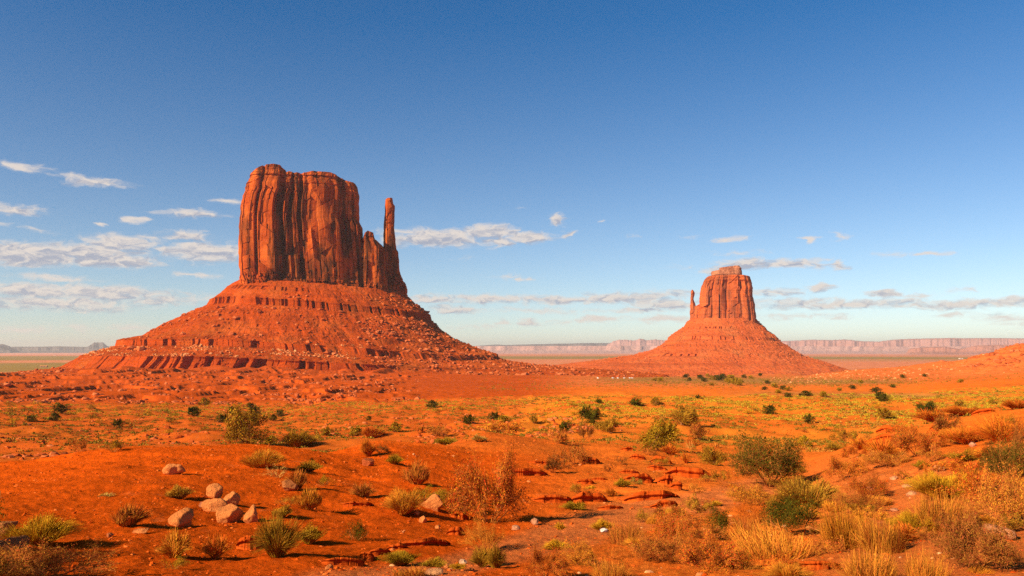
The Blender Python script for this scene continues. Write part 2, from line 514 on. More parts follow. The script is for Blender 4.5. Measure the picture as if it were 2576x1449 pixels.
# ------------------------------------------------------------------ terrain
# profiles: column px -> list of (distance, row) seen in the frame or (distance, None, z)
Z = None
NEAR = [(1, Z, -1.7), (4, Z, -2.1)]
PLAIN = -62.0
PROF = {
 -60: NEAR + [(10,576),(14,540),(20,503),(30,478),(42,466),(60,Z,-9.6),(95,461),(140,441),(240,421),(400,406),(460,401),(560,392),(720,383),(850,376),(1100,Z,-48),(1700,Z,PLAIN)],
 0: NEAR + [(10,576),(14,540),(20,503),(30,476),(42,462),(60,Z,-9.5),(95,459),(140,440),(240,421),(400,406),(460,401),(560,390),(720,380),(850,374.5),(1100,Z,-45),(1700,Z,PLAIN)],
 128: NEAR + [(10,576),(14,540),(20,500),(28,466),(38,446.5),(60,Z,-9.5),(120,444),(240,423),(400,407),(470,400),(600,388),(760,378),(900,373),(1100,Z,-30),(1900,Z,PLAIN)],
 256: NEAR + [(10,576),(14.5,541),(21,500),(30,463),(40,443.5),(60,Z,-9.5),(120,441.5),(240,422),(400,407),(480,398),(620,386),(800,376),(950,Z,-25),(1300,Z,-30),(1900,Z,PLAIN)],
 384: NEAR + [(10,576),(15,545),(22,506),(34,470),(52,439),(72,Z,-10.5),(130,436),(240,418),(400,404),(520,395),(680,384),(850,377),(1300,Z,-32),(1900,Z,PLAIN)],
 490: NEAR + [(9.9,576),(15,545),(22,523),(28,500),(42,465),(70,432),(95,Z,-11),(160,426),(260,411),(400,400),(560,391),(800,382),(1100,377.5),(1900,Z,PLAIN)],
 600: NEAR + [(9.8,576),(15.5,542),(22,519),(30,497),(45,468),(70,445),(105,430),(160,413),(230,402),(280,398),(340,Z,-22),(560,388.5),(800,382),(1100,377.5),(1500,Z,-52),(1900,Z,PLAIN)],
 700: NEAR + [(9.6,576),(15.5,542),(22,517),(32,494),(48,471),(70,453),(105,435),(160,415),(240,401),(290,397.5),(350,Z,-24),(600,386.5),(900,380),(1300,376),(1900,Z,PLAIN)],
 780: NEAR + [(9.5,576),(15.5,541),(26,508),(43,484),(70,460),(105,440),(160,420),(240,404),(320,394.5),(380,Z,-24),(600,386),(900,378.5),(1400,374),(1900,Z,PLAIN)],
 880: NEAR + [(9.3,576),(14,545),(20,517),(28,490),(38,465),(50,447),(62,437),(85,Z,-10),(130,427),(200,408),(300,398),(345,394.5),(420,Z,-24),(600,384),(800,375),(1000,368),(1300,Z,-50),(1900,Z,PLAIN)],
 950: NEAR + [(9.2,576),(13,545),(18,517),(25,485),(36,455),(52,428),(70,413.5),(95,Z,-10),(230,404),(340,396),(500,387),(700,376),(850,367),(960,361),(1300,Z,-45),(1900,Z,PLAIN)],
 1024: NEAR + [(9,576),(12.5,545),(17,515),(24,480),(34,445),(50,418),(72,402),(100,Z,-9),(240,400),(340,393),(500,384),(700,371),(850,359),(980,344),(1060,Z,5),(1300,Z,-40),(1900,Z,PLAIN)],
 1100: NEAR + [(9,576),(12.5,545),(17,513),(24,476),(34,440),(50,412),(72,397),(100,Z,-8),(240,398),(340,391),(500,380),(700,365),(850,350),(980,333),(1060,Z,18),(1300,Z,-40),(1900,Z,PLAIN)],
}
_cols = sorted(PROF)
_lg = np.linspace(0, math.log(60000), 900)
_tab = []
for c in _cols:
    d, z = [], []
    for e in PROF[c]:
        d.append(math.log(e[0])); z.append(e[2] if len(e) == 3 else slope(c, e[1]) * e[0])
    d.append(math.log(60000)); z.append(PLAIN)
    _tab.append(np.interp(_lg, d, z))
_tab = np.array(_tab)
_k = np.hanning(9); _k /= _k.sum()
_tab = np.array([np.convolve(np.pad(r, 4, mode='edge'), _k, 'valid') for r in _tab])
_cth = np.array([theta(c) for c in _cols])


def base_height(th, d):
    th = np.clip(th, _cth[0], _cth[-1])
    i = np.clip(np.searchsorted(_cth, th) - 1, 0, len(_cth) - 2)
    f = (th - _cth[i]) / (_cth[i + 1] - _cth[i])
    f = f * f * (3 - 2 * f) * .6 + f * .4
    g = np.clip(np.log(np.maximum(d, 1.0)) / (_lg[1] - _lg[0]), 0, len(_lg) - 1.001)
    j = g.astype(int); q = g - j
    a = _tab[i, j] * (1 - q) + _tab[i, j + 1] * q
    b = _tab[i + 1, j] * (1 - q) + _tab[i + 1, j + 1] * q
    return a * (1 - f) + b * f


def height(x, y, fine=True):
    x = np.asarray(x, float); y = np.asarray(y, float)
    d = np.hypot(x, y); th = np.arctan2(x, y)
    z = base_height(th, d)
    px = 512 + F * np.tan(np.clip(th, -1.2, 1.2))
    # gentle swells that grow with distance, quiet on the crests close by
    z = z + fbm(x / 9, y / 9, 3, 5) * np.clip((d - 6) / 60, 0, 1) * .16 + perlin(x / 4.3, y / 4.3, 8) * .10 * smooth(5, 14, d)
    m = smooth(80, 130, d) * (1 - smooth(420, 520, d))
    z = z + m * (fbm(x / 24, y / 24, 4, 21) * 1.3)
    # badlands at the foot of the butte: gullied terraces
    bl = smooth(395, 470, d) * (1 - smooth(900, 1050, d)) * (1 - smooth(330, 520, px))
    if np.any(bl > 0):
        g = ridged(x / 60 + .3 * perlin(y / 60, x / 60, 3), y / 110, 4, 31)
        zz = z + bl * ((g - .9) * 2.6 + fbm(x / 200, y / 90, 3, 44) * 2.4)
        st = 2.7
        q = zz / st + .5 * perlin(x / 120, y / 120, 61)
        fl = np.floor(q); fr = q - fl
        step = (fl + smooth(.40, .62, fr) * .86 + fr * .14 - .5 * perlin(x / 120, y / 120, 61)) * st
        z = z * (1 - bl) + bl * (step * .9 + zz * .1)
    ft = smooth(800, 950, d) * (1 - smooth(1010, 1080, d)) * smooth(60, 120, px) * (1 - smooth(560, 640, px))
    z = z + ft * (7.0 * np.maximum(0, perlin(x / 24, y / 70, 65) + .05) * (px < 400) + 2.2 + 2.0 * smooth(380, 480, px))
    rt = smooth(600, 760, d) * (1 - smooth(1100, 1300, d)) * smooth(900, 1000, px)
    z = z + rt * fbm(x / 30, y / 30, 5, 71, .6) * 2.6
    fa = smooth(500, 900, d) * (1 - bl) * (1 - smooth(2500, 5000, d))
    z = z + fa * fbm(x / 120, y / 120, 4, 81) * 1.2
    z = z + smooth(1700, 2600, d) * fbm(x / 900, y / 900, 4, 90) * 3.0
    if fine:
        nr = 1 - smooth(60, 140, d)
        z = z + nr * (fbm(x / 1.6, y / 1.6, 5, 101, .6) * .06 - .10 * smooth(.1, .5, ridged(x / 7, y / 5, 3, 140) - .9) * smooth(14, 24, d) + np.maximum(perlin(x / .22, y / .22, 120), .1) * .02)
        z = z + (1 - nr) * fbm(x / 7, y / 7, 3, 130) * .30
    return z


def build_ground():
    ratios = [(.4, 3, 1.10), (3, 8, 1.012), (8, 60, 1.0048), (60, 400, 1.008), (400, 950, 1.0042), (950, 2500, 1.009), (2500, 60000, 1.03)]
    rs = []
    for a, b, q in ratios:
        n = max(1, int(round(math.log(b / a) / math.log(q))))
        rs += list(a * (b / a) ** (np.arange(n) / n))
    rs.append(60000)
    rs = np.array(rs)
    fine = np.linspace(-R(35.5), R(35.5), 1250)
    mid1 = np.linspace(-R(60), -R(35.7), 90); mid2 = -mid1[::-1]
    out1 = np.linspace(-math.pi, -R(61), 50); out2 = -out1[::-1][:-1]
    th = np.concatenate([out1, mid1, fine, mid2, out2])
    T, D = np.meshgrid(th, rs)
    x, y = D * np.sin(T), D * np.cos(T)
    z = height(x, y)
    nu, nv = len(th), len(rs)
    verts = np.stack([x, y, z], -1).reshape(-1, 3)
    faces = grid_faces(nu, nv, wrap=True)[:, ::-1]
    # ---- ground colours, by place
    px = 512 + F * np.tan(np.clip(T, -1.2, 1.2))
    row = HROW - F * (z / np.maximum(D, .5))
    n1 = fbm(x / 40, y / 40, 4, 201); n2 = fbm(x / 6, y / 6, 4, 210)

    def C(*c): return np.array(c)
    col = np.zeros(x.shape + (3,)) + C(.66, .145, .016)
    knoll = (1 - smooth(46, 60, D)) * (1 - smooth(470, 640, px))
    col = col + knoll[..., None] * (C(.55, .080, .005) - col)
    # sandy wash, greyer
    pts = [(330, 580, 26), (420, 566, 14), (500, 548, 14), (560, 530, 18), (620, 512, 16), (690, 497, 14), (760, 478, 12)]
    w = np.zeros_like(x)
    for (a, b) in zip(pts[:-1], pts[1:]):
        dx, dy = b[0] - a[0], b[1] - a[1]
        t = np.clip(((px - a[0]) * dx + (row - a[1]) * dy) / (dx * dx + dy * dy), 0, 1)
        dist = np.hypot((px - a[0] - t * dx) * .6, row - a[1] - t * dy)
        wd = a[2] + (b[2] - a[2]) * t
        w = np.maximum(w, 1 - smooth(.5, 1.2, dist / wd + .25 * n2))
    w = w * (D < 120)
    rr = smooth(760, 860, px) * (1 - smooth(55, 75, D)) * smooth(430, 470, row)
    w = np.maximum(w, rr * .75)
    col = col + w[..., None] * (C(.54, .150, .038) - col) * .8
    lv = smooth(52, 64, D) * (1 - smooth(430, 520, D)) * (1 - smooth(440, 600, px))
    col = col + lv[..., None] * (C(.52, .095, .012) - col) * .85
    # scrubby cover beyond the crest
    sc = smooth(60, 110, D) * (1 - smooth(420, 520, D))
    g = smooth(-.25, .45, n1 + .7 * n2) * sc
    gcol = np.where((px > 520)[..., None], C(.54, .20, .016), C(.46, .115, .012))
    col = col + g[..., None] * (gcol - col) * .45
    # further: red slopes, then greenish flats and pink bands
    f1 = smooth(520, 700, D) * (1 - smooth(1500, 2000, D))
    col = col + f1[..., None] * (C(.62, .145, .032) - col)
    gf = np.exp(-((row - 379 + (px - 700) * .0) / 3.2) ** 2) * smooth(560, 640, px) * (1 - smooth(860, 940, px)) * (D > 600)
    gf = np.maximum(gf, np.exp(-((row - 391) / 3.0) ** 2) * smooth(690, 800, px) * (D > 300) * (D < 900) * .8)
    col = col + (gf * (.75 + .25 * n1))[..., None] * (C(.23, .15, .045) - col) * .85
    bl = smooth(395, 470, D) * (1 - smooth(520, 600, px)) * (1 - smooth(1200, 1400, D))
    col = col + bl[..., None] * (C(.42, .062, .007) - col) * .9
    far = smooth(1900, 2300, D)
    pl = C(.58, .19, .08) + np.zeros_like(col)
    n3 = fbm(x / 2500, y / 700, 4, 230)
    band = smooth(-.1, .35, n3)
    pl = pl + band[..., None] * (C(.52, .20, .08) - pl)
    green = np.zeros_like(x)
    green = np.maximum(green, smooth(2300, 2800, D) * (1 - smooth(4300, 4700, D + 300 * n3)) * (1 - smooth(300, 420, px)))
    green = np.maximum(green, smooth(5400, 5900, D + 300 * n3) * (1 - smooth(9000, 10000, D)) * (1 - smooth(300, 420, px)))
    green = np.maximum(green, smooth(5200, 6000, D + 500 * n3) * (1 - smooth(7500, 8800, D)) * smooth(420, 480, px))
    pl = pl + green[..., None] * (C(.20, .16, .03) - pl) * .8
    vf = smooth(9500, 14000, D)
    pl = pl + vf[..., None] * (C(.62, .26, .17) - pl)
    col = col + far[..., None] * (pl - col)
    col = np.clip(col * (1 + .12 * n1[..., None]), .004, .9)
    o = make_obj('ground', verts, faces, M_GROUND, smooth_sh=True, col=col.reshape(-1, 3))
    tag(o, kind='structure')
    return o


build_ground()


def hit(px, row, dmin=4.0):
    """where the sight line through a point of the frame meets the ground"""
    x, y, z = ray(px, row)
    h = math.hypot(x, y)
    ds = dmin * 1.004 ** np.arange(2400)
    ds = ds[ds < 40000]
    X, Y, Zr = x / h * ds, y / h * ds, z / h * ds
    G = height(X, Y, fine=False)
    k = np.nonzero(Zr <= G)[0]
    i = k[0] if len(k) else len(ds) - 1
    return float(X[i]), float(Y[i]), float(G[i]), float(ds[i])


# ------------------------------------------------------------------ buttes
class Frame:
    def __init__(s, pxc, D, z0):
        s.t = theta(pxc); s.D = D; s.z0 = z0
        s.loc = (D * math.sin(s.t), D * math.cos(s.t), z0)

    def lat(s, px, row=HROW): return s.D * math.tan(theta(px, row) - s.t)

    def z(s, px, row): return slope(px, row) * s.D / math.cos(theta(px, row) - s.t) - s.z0


class Near(object):
    """the same frame read at the depth of a face standing in front of the centre"""
    def __init__(s, fr, off): s.fr, s.k = fr, 1 - off / fr.D
    def lat(s, px, row=HROW): return s.fr.lat(px, row)
    def z(s, px, row): return (s.fr.z(px, row) + s.fr.z0) * s.k - s.fr.z0


def cliff(name, parent, mat, fr, left, right, top, base, B, y0, recess=None, rscale=1.0, seed=0, N=600, M=220, nexp=4.0,
          strata_top=.10, strata_base=.14, cell=(13, 42), amp=1.0, label=None, capz=0.0, flare=5.0):
    fr = Near(fr, B * .82 - y0)
    lz = sorted((fr.z(p, r), fr.lat(p, r)) for (p, r) in left)
    rz = sorted((fr.z(p, r), fr.lat(p, r)) for (p, r) in right)
    XL = lambda z: np.interp(z, [a for a, b in lz], [b for a, b in lz])
    XR = lambda z: np.interp(z, [a for a, b in rz], [b for a, b in rz])
    tx = sorted((fr.lat(p, r), fr.z(p, r)) for (p, r) in top)
    bx = sorted((fr.lat(p, r), fr.z(p, r)) for (p, r) in base)
    TZ = lambda x: np.interp(x, [a for a, b in tx], [b for a, b in tx])
    BZ = lambda x: np.interp(x, [a for a, b in bx], [b for a, b in bx])
    s = np.linspace(0, 1, N)
    u = .5 - .5 * np.cos(math.pi * s) ; u = .55 * s + .45 * u
    nb = N // 4
    ub = np.linspace(1, 0, nb + 2)[1:-1]
    U = np.concatenate([u, ub]); back = np.concatenate([np.zeros(N, bool), np.ones(nb, bool)])
    t = np.linspace(0, 1, M)
    UU, TT = np.meshgrid(U, t); BK = np.broadcast_to(back, UU.shape)
    zm = .5 * (np.mean([b for a, b in tx]) + np.mean([b for a, b in bx]))
    x = XL(zm) + (XR(zm) - XL(zm)) * UU
    z = BZ(x) + TT * (TZ(x) - BZ(x))
    for _ in range(3):
        x = XL(z) + (XR(z) - XL(z)) * UU
        z = BZ(x) + TT * (TZ(x) - BZ(x))
    xn = XL(zm) + (XR(zm) - XL(zm)) * UU       # nominal lateral place, for columns
    prof = (1 - np.abs(2 * UU - 1) ** nexp) ** (1 / nexp)
    y = np.where(BK, 1, -1) * B * prof
    H = z.max() - z.min()
    amp_z = 1.0
    dz = np.zeros_like(x)
    xl_ = xn + z * .035 * perlin(xn / 60, xn * 0, seed + 2)
    v1, p1, e1, f1, r1 = slabs(xl_, z, cell[0] * 1.5, cell[1] * 1.15, seed + 10)
    if recess:
        pxs = np.array([p for p, d in recess]); dd = np.array([d for p, d in recess]) * rscale
        lx = np.array([fr.lat(p) for p in pxs])
        xw = xn + perlin(z / 110, xn / 90, seed + 3) * 2.0 + (v1 - .5) * 2.0
        fade = smooth(.04, .22, TT) * (1 - .35 * smooth(.88, .97, TT)) * (.75 + .5 * perlin(z / 50, xn / 30, seed + 6))
        dz = dz + np.interp(xw, lx, dd) * fade
    v2, p2, e2, f2, r2 = slabs(xl_, z, cell[0] * .62, cell[1] * .5, seed + 20)
    v4, p4, e4, f4, r4 = slabs(xl_, z, cell[0] * .25, cell[1] * .16, seed + 25)
    mid = smooth(strata_base * .7, strata_base * 1.3, TT) * (1 - .6 * smooth(1 - strata_top * 1.4, 1 - strata_top * .8, TT))
    dz = dz + amp * mid * ((v1 - .5) * 4.5 + (r1 - .5) * 3.0 + p1 * 7.0 + (v2 - .5) * 2.6 * (v1 > .35) + p2 * 2.6 + (v4 - .5) * .9 * (v2 > .6) + (1 - smooth(0, .05, e1)) * 4.0 * (r2 > .5) + (1 - smooth(0, .06, e2)) * 1.0 * (v1 > .6))
    dz = dz + amp * (perlin(xn / 22, z / 200, seed + 30) * 1.5 + fbm(xn / 7, z / 20, 3, seed + 40) * .22)
    # thin beds near the top and broken ledges at the foot
    lay = np.floor(z / 4.2 + .5 * perlin(xn / 40, z / 40, seed + 50))
    lr = _h(lay.astype(np.int64), np.zeros(lay.shape, np.int64), np.zeros(lay.shape, np.int64), seed) / 4294967296.0
    st = smooth(1 - strata_top * 1.15, 1 - strata_top * .85, TT)
    dz = dz + st * ((lr - .5) * 4.2 + 1.5 * smooth(1 - strata_top, 1, TT) + fbm(xn / 6, z / 5, 3, seed + 60) * .8) * min(1.0, B / 30)
    sb = 1 - smooth(strata_base * .75, strata_base * 1.15, TT + .03 * perlin(xn / 12, z / 12, seed + 70))
    v3, e3 = worley(xn / 4.2, z / 8, seed + 80)
    fl = flare * (.3 + .7 * (1 - np.floor(TT / strata_base * 4) / 4))
    dz = dz + sb * (-fl + (v3 - .5) * 6.0 + (1 - smooth(0, .16, e3)) * 3.5 + (lr - .5) * 1.6)
    nx = (2 * UU - 1); nx = np.sign(nx) * np.abs(nx) ** 7
    y = y + np.where(BK, -1, 1) * dz * (1 - np.abs(nx) * .7)
    x = x - nx * np.clip(dz, -5, 4) * .35 + nx * fbm(z / 14, xn / 9 + BK * 50, 4, seed + 90) * 1.2 * amp
    V = [np.stack([x, y + y0, z], -1)]
    # top: rings shrinking on to the spine
    xt, yt, zt = x[-1], y[-1], z[-1]
    K = 10
    for k in range(1, K + 1):
        f = 1 - k / K
        yy = yt * f
        zz = zt + capz * math.sin(k / K * math.pi / 2) + fbm(xt / 7, yy / 7 + k * .1, 3, seed + 95) * min(1.3, B / 15)
        V.append(np.stack([xt, yy + y0, zz], -1)[None])
    V = np.concatenate(V, 0)
    nv, nu = V.shape[:2]
    f = grid_faces(nu, nv, wrap=True)
    o = make_obj(name, V.reshape(-1, 3), f, mat, parent, smooth_sh=False)
    if label: o['label'] = label
    return o


def talus(name, parent, mat, fr, table, seed, tilt, bands, gul=2.5, N=1500, M=330, col_w=7.0, rough=1.0):
    """table rows: (row at the left edge, px left, px right, front radius); tilt: rows the beds drop by on the right side"""
    rows = np.array([t[0] for t in table], float)
    zl = np.array([fr.z(t[1], t[0]) for t in table]); xl = np.array([-fr.lat(t[1], t[0]) for t in table])
    xr = np.array([fr.lat(t[2], t[0]) for t in table]); rf = np.array([t[3] for t in table], float)
    s = np.concatenate([[0], np.cumsum(np.hypot(np.diff(zl) * 1.6, np.diff(rf) + .3 * np.diff(xl)))]); s /= s[-1]
    S = np.linspace(0, 1, M)
    zk, xlk, xrk, rfk, rk = (np.interp(S, s, a) for a in (zl, xl, xr, rf, rows))
    ph = np.concatenate([np.linspace(-R(205), R(25), N), np.linspace(R(26), R(154), N // 7)])
    PH, ZK = np.meshgrid(ph, zk)
    XLk, XRk, RFk, RK = (np.broadcast_to(a[:, None], PH.shape) for a in (xlk, xrk, rfk, rk))
    c, sn = np.cos(PH), np.sin(PH)
    rx = np.where(c < 0, XLk, XRk)
    x, y = rx * c, RFk * sn
    mpx = fr.D / F
    w = np.interp(RK, [rows[0], 346, 358, 366, 380], [1, 1, .7, .12, .1])
    z = ZK - tilt * mpx * w * np.clip((x + xlk[0]) / (xlk[0] + xrk[0]), 0, 1.15)
    rad = np.hypot(x, y); arc = PH * (200 + .25 * rad)
    nrm = np.stack([c, sn], -1)
    P2 = np.stack([x, y, z], -1)
    off = noise3(P2 / 70, seed, 3) * 7 * smooth(0, .12, np.broadcast_to(S[:, None], PH.shape))
    inband = np.zeros_like(z); lip = np.zeros_like(z)
    for (a, b, dep) in bands:
        m = smooth(a - .6, a + .1, RK) * (1 - smooth(b - .2, b + 1.2, RK))
        fadep = smooth(-.35, .15, perlin(arc / 60, a + z * 0, seed + 7) + .22) * (1 - smooth(20, 120, x) * (a > 350)) * (1 - smooth(250, 310, -x) * (a > 350)) * (1 - .7 * smooth(40, 120, x) * (1 - smooth(220, 260, x)) * (a > 320))
        inband = np.maximum(inband, m * dep * fadep)
        lip = np.maximum(lip, np.exp(-((RK - a) / 1.0) ** 2) * dep * fadep)
    v, _p, e, _f, _r = slabs(arc + 3 * perlin(arc / 40, z * 0, seed), z, col_w, 18, seed + 33)
    deep = smooth(.14, .30, perlin(arc / 9, z / 90, seed + 34) + .3 * perlin(arc / 40, z / 90, seed + 35))
    off = off + inband * (-(v * 1.3) - (1 - smooth(0, .12, e)) * 1.6 * (v > .45) - deep * 8.5 + .8) + lip * 1.4
    free = 1 - np.clip(inband * 1.2, 0, 1)
    g = ridged(arc / 22 + .2 * perlin(z / 14, arc / 14, seed + 1), z / 160, 3, seed + 2)
    off = off - free * np.clip(1.1 - g, 0, 2) * gul * smooth(.05, .3, np.broadcast_to(S[:, None], PH.shape)) * smooth(-.3, .3, perlin(arc / 60, z / 40, seed + 3))
    dzz = free * (rough * (fbm(x / 13, y / 13, 5, seed + 44, .55) * 1.1 - .9 * np.abs(perlin(x / 8, y / 8, seed + 45))) + np.maximum(perlin(x / 4.2, y / 4.2, seed + 50), .2) * .8 * rough * smooth(-.2, .4, perlin(x / 60, y / 60, seed + 51)))
    x = x + nrm[..., 0] * off; y = y + nrm[..., 1] * off; z = z + dzz
    pale = .55 * np.clip(free * smooth(-.1, .8, fbm(x / 50, y / 50, 3, seed + 60) + .5 * smooth(40, 160, x)), 0, 1)
    top = np.stack([x[:1] * .3, y[:1] * .3, z[:1] + 2], -1)
    V = np.concatenate([top, np.stack([x, y, z], -1)], 0)
    nv, nu = V.shape[:2]
    col = np.concatenate([pale[:1], pale], 0)[..., None] * np.ones(3)
    o = make_obj(name, V.reshape(-1, 3), grid_faces(nu, nv, wrap=True), mat, parent, smooth_sh=False, col=col.reshape(-1, 3))
    return o, V, np.concatenate([free[:1], free], 0)


def local_to_world(fr, P):
    P = np.asarray(P)
    c, s = math.cos(fr.t), math.sin(fr.t)
    return np.stack([fr.loc[0] + P[..., 0] * c + P[..., 1] * s, fr.loc[1] - P[..., 0] * s + P[..., 1] * c, fr.loc[2] + P[..., 2]], -1)


# --- the near butte
FW = Frame(322, 1300, -40)
west = empty('sandstone_butte', FW.loc, -FW.t)
tag(west, 'huge red sandstone butte with a slender finger spire beside its sheer block', 'butte')
W_RECESS = [(241,0),(247,-3),(253,0),(254.5,14),(256,13),(257.5,-3),(266,-5),(273,-3),(275,3),(276,18),(280,24),(282,14),(284,5),(288,5),(289.5,15),(291,16),(293,4),(297,5),(298.5,18),(301,17),(302,2),(306,3),(308,0),(310,-5),(320,-6),(330,-5),(336,-2),(337.5,6),(339,22),(343,24),(345,12),(348,8),(352,6),(353,13),(354.5,6),(358,6),(361,12)]
cliff('cliff', west, M_CLIFF, FW,
      left=[(252,171),(250.9,174.7),(249.7,179),(247.7,182.4),(247.7,188),(244.8,193.5),(242.6,204.5),(240.9,221),(240.9,259.7),(242.2,281),(241,292)],
      right=[(355,181),(357.9,185.7),(359.9,193.5),(359.9,220),(362.6,226),(363.5,240),(366,262),(368,290)],
      top=[(250.5,175.5),(255.3,170.3),(265.2,165.9),(275,165.3),(281.8,166.4),(287,170.3),(288,172.8),(290.6,171.9),(301.6,174.1),(313.2,172.3),(330.3,173.6),(336.9,175.8),(344.7,180.2),(354.6,182.2),(359,187)],
      base=[(238,288),(284,292),(330,295),(368,297)], B=58, y0=0, recess=W_RECESS, rscale=.95, seed=3, N=900, M=300, nexp=5, amp=.8)
cliff('rock_shoulder', west, M_CLIFF, FW,
      left=[(361,230),(358,245),(355,262),(353,292)],
      right=[(373,231),(373.5,239),(380,243.5),(384,248),(386,270),(387,296)],
      top=[(350,247),(358,243),(362,237),(363.5,232.5),(366.2,231),(371.5,232.7),(372.8,238.7),(378.9,243.1),(384,247)],
      base=[(346,296),(390,298)], B=26, y0=-26, recess=[(350,0),(357,6),(359,14),(361,3),(365,-2),(368,6),(370,10),(372,0),(378,0),(381,6),(384,12)], rscale=.4, seed=13, N=300, M=170, nexp=2.6, amp=.8, cell=(9, 22), strata_top=.12, strata_base=.24)
cliff('spire', west, M_CLIFF, FW,
      left=[(384.6,196),(384.2,211),(383.3,220),(382.6,243),(383,262),(382,285),(381,300)],
      right=[(391.5,196),(392.5,203.4),(394.3,205.5),(393.4,226.6),(395.4,248.6),(397.9,252),(398.9,270.7),(401.5,280.7),(404.8,286),(405.4,300)],
      top=[(384,199),(386.5,197.9),(391,197.7),(392.5,198.5)], base=[(380,297),(408,302)], B=10, y0=-18, seed=23, N=260, M=260, nexp=2.6, amp=.42, cell=(8, 26), strata_top=.02, strata_base=.26, flare=7)
W_T = [(280,240,406,72),(282,236,407,78),(299,209,427,125),(299.5,208,428,127),(305.5,206,429.5,131),(320,176,446,172),(336,144,478,214),(340,123,492,232),(340.5,121,494,234),
       (346,119.5,498,239),(354.5,92,524,284),(355.5,86,528,289.5),(366,68,548,290.5),(368.6,56,562,302),(370.6,36,592,322),(373,8,622,352),(376,-20,650,400),(386,-60,650,520)]
o, WV, WFREE = talus('talus_slope', west, M_TALUS, FW, W_T, 301, 11, [(299.5, 305.5, .8), (340.5, 346, .85), (355.5, 366.5, 1.45), (287.5, 290, .5), (314, 315.6, .3), (325, 326.4, .3), (351, 352.5, .35)])

# --- the farther butte
FE = Frame(722, 2250, -62)
east = empty('sandstone_butte', FE.loc, -FE.t)
tag(east, 'distant sandstone butte with layered cap and small thumb spire, farther and smaller of the two', 'butte')
E_RECESS = [(699,0),(706,-2),(712,2),(713,5),(715,1),(722,-2),(726,1),(727,6),(729,0),(735,-1),(740,2),(741,6),(743,1),(747,0),(749,6),(751,3),(757,6)]
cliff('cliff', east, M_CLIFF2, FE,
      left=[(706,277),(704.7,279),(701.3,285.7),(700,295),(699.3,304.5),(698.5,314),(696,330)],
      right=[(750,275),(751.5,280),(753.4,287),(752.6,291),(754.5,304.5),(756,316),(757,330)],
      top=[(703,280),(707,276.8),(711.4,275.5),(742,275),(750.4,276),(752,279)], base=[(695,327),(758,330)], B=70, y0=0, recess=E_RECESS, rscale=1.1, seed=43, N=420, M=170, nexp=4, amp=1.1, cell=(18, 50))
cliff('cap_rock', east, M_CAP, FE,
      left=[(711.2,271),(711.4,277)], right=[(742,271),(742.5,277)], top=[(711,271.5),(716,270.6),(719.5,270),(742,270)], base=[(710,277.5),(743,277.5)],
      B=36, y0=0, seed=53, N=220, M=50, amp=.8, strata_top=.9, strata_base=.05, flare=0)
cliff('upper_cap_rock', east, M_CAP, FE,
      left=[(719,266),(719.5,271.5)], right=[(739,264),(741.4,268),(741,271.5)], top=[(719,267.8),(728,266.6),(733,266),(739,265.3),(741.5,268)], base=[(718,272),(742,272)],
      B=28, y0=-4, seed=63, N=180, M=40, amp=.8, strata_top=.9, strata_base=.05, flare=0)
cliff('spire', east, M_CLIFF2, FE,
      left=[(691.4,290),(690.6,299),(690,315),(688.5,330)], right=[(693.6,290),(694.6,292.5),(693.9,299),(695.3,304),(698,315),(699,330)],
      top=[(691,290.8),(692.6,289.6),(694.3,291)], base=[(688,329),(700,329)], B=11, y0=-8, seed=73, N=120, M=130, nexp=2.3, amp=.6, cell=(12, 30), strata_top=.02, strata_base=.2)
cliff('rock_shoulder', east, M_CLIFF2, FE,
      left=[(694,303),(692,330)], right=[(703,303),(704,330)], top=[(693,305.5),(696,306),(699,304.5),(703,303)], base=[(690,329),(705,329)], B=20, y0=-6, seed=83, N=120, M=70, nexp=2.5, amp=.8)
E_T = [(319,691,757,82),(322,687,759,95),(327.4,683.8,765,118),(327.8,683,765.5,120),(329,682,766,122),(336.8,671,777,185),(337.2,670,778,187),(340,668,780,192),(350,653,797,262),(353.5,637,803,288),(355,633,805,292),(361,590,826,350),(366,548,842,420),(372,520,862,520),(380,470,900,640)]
o, EV, EFREE = talus('talus_slope', east, M_TALUS2, FE, E_T, 401, 1, [(327.8, 329, .7), (337.2, 340, .6), (353.5, 355, 1.0), (361, 362, .8), (345, 346, .5)], gul=2.0, N=800, M=220, col_w=10, rough=1.3)


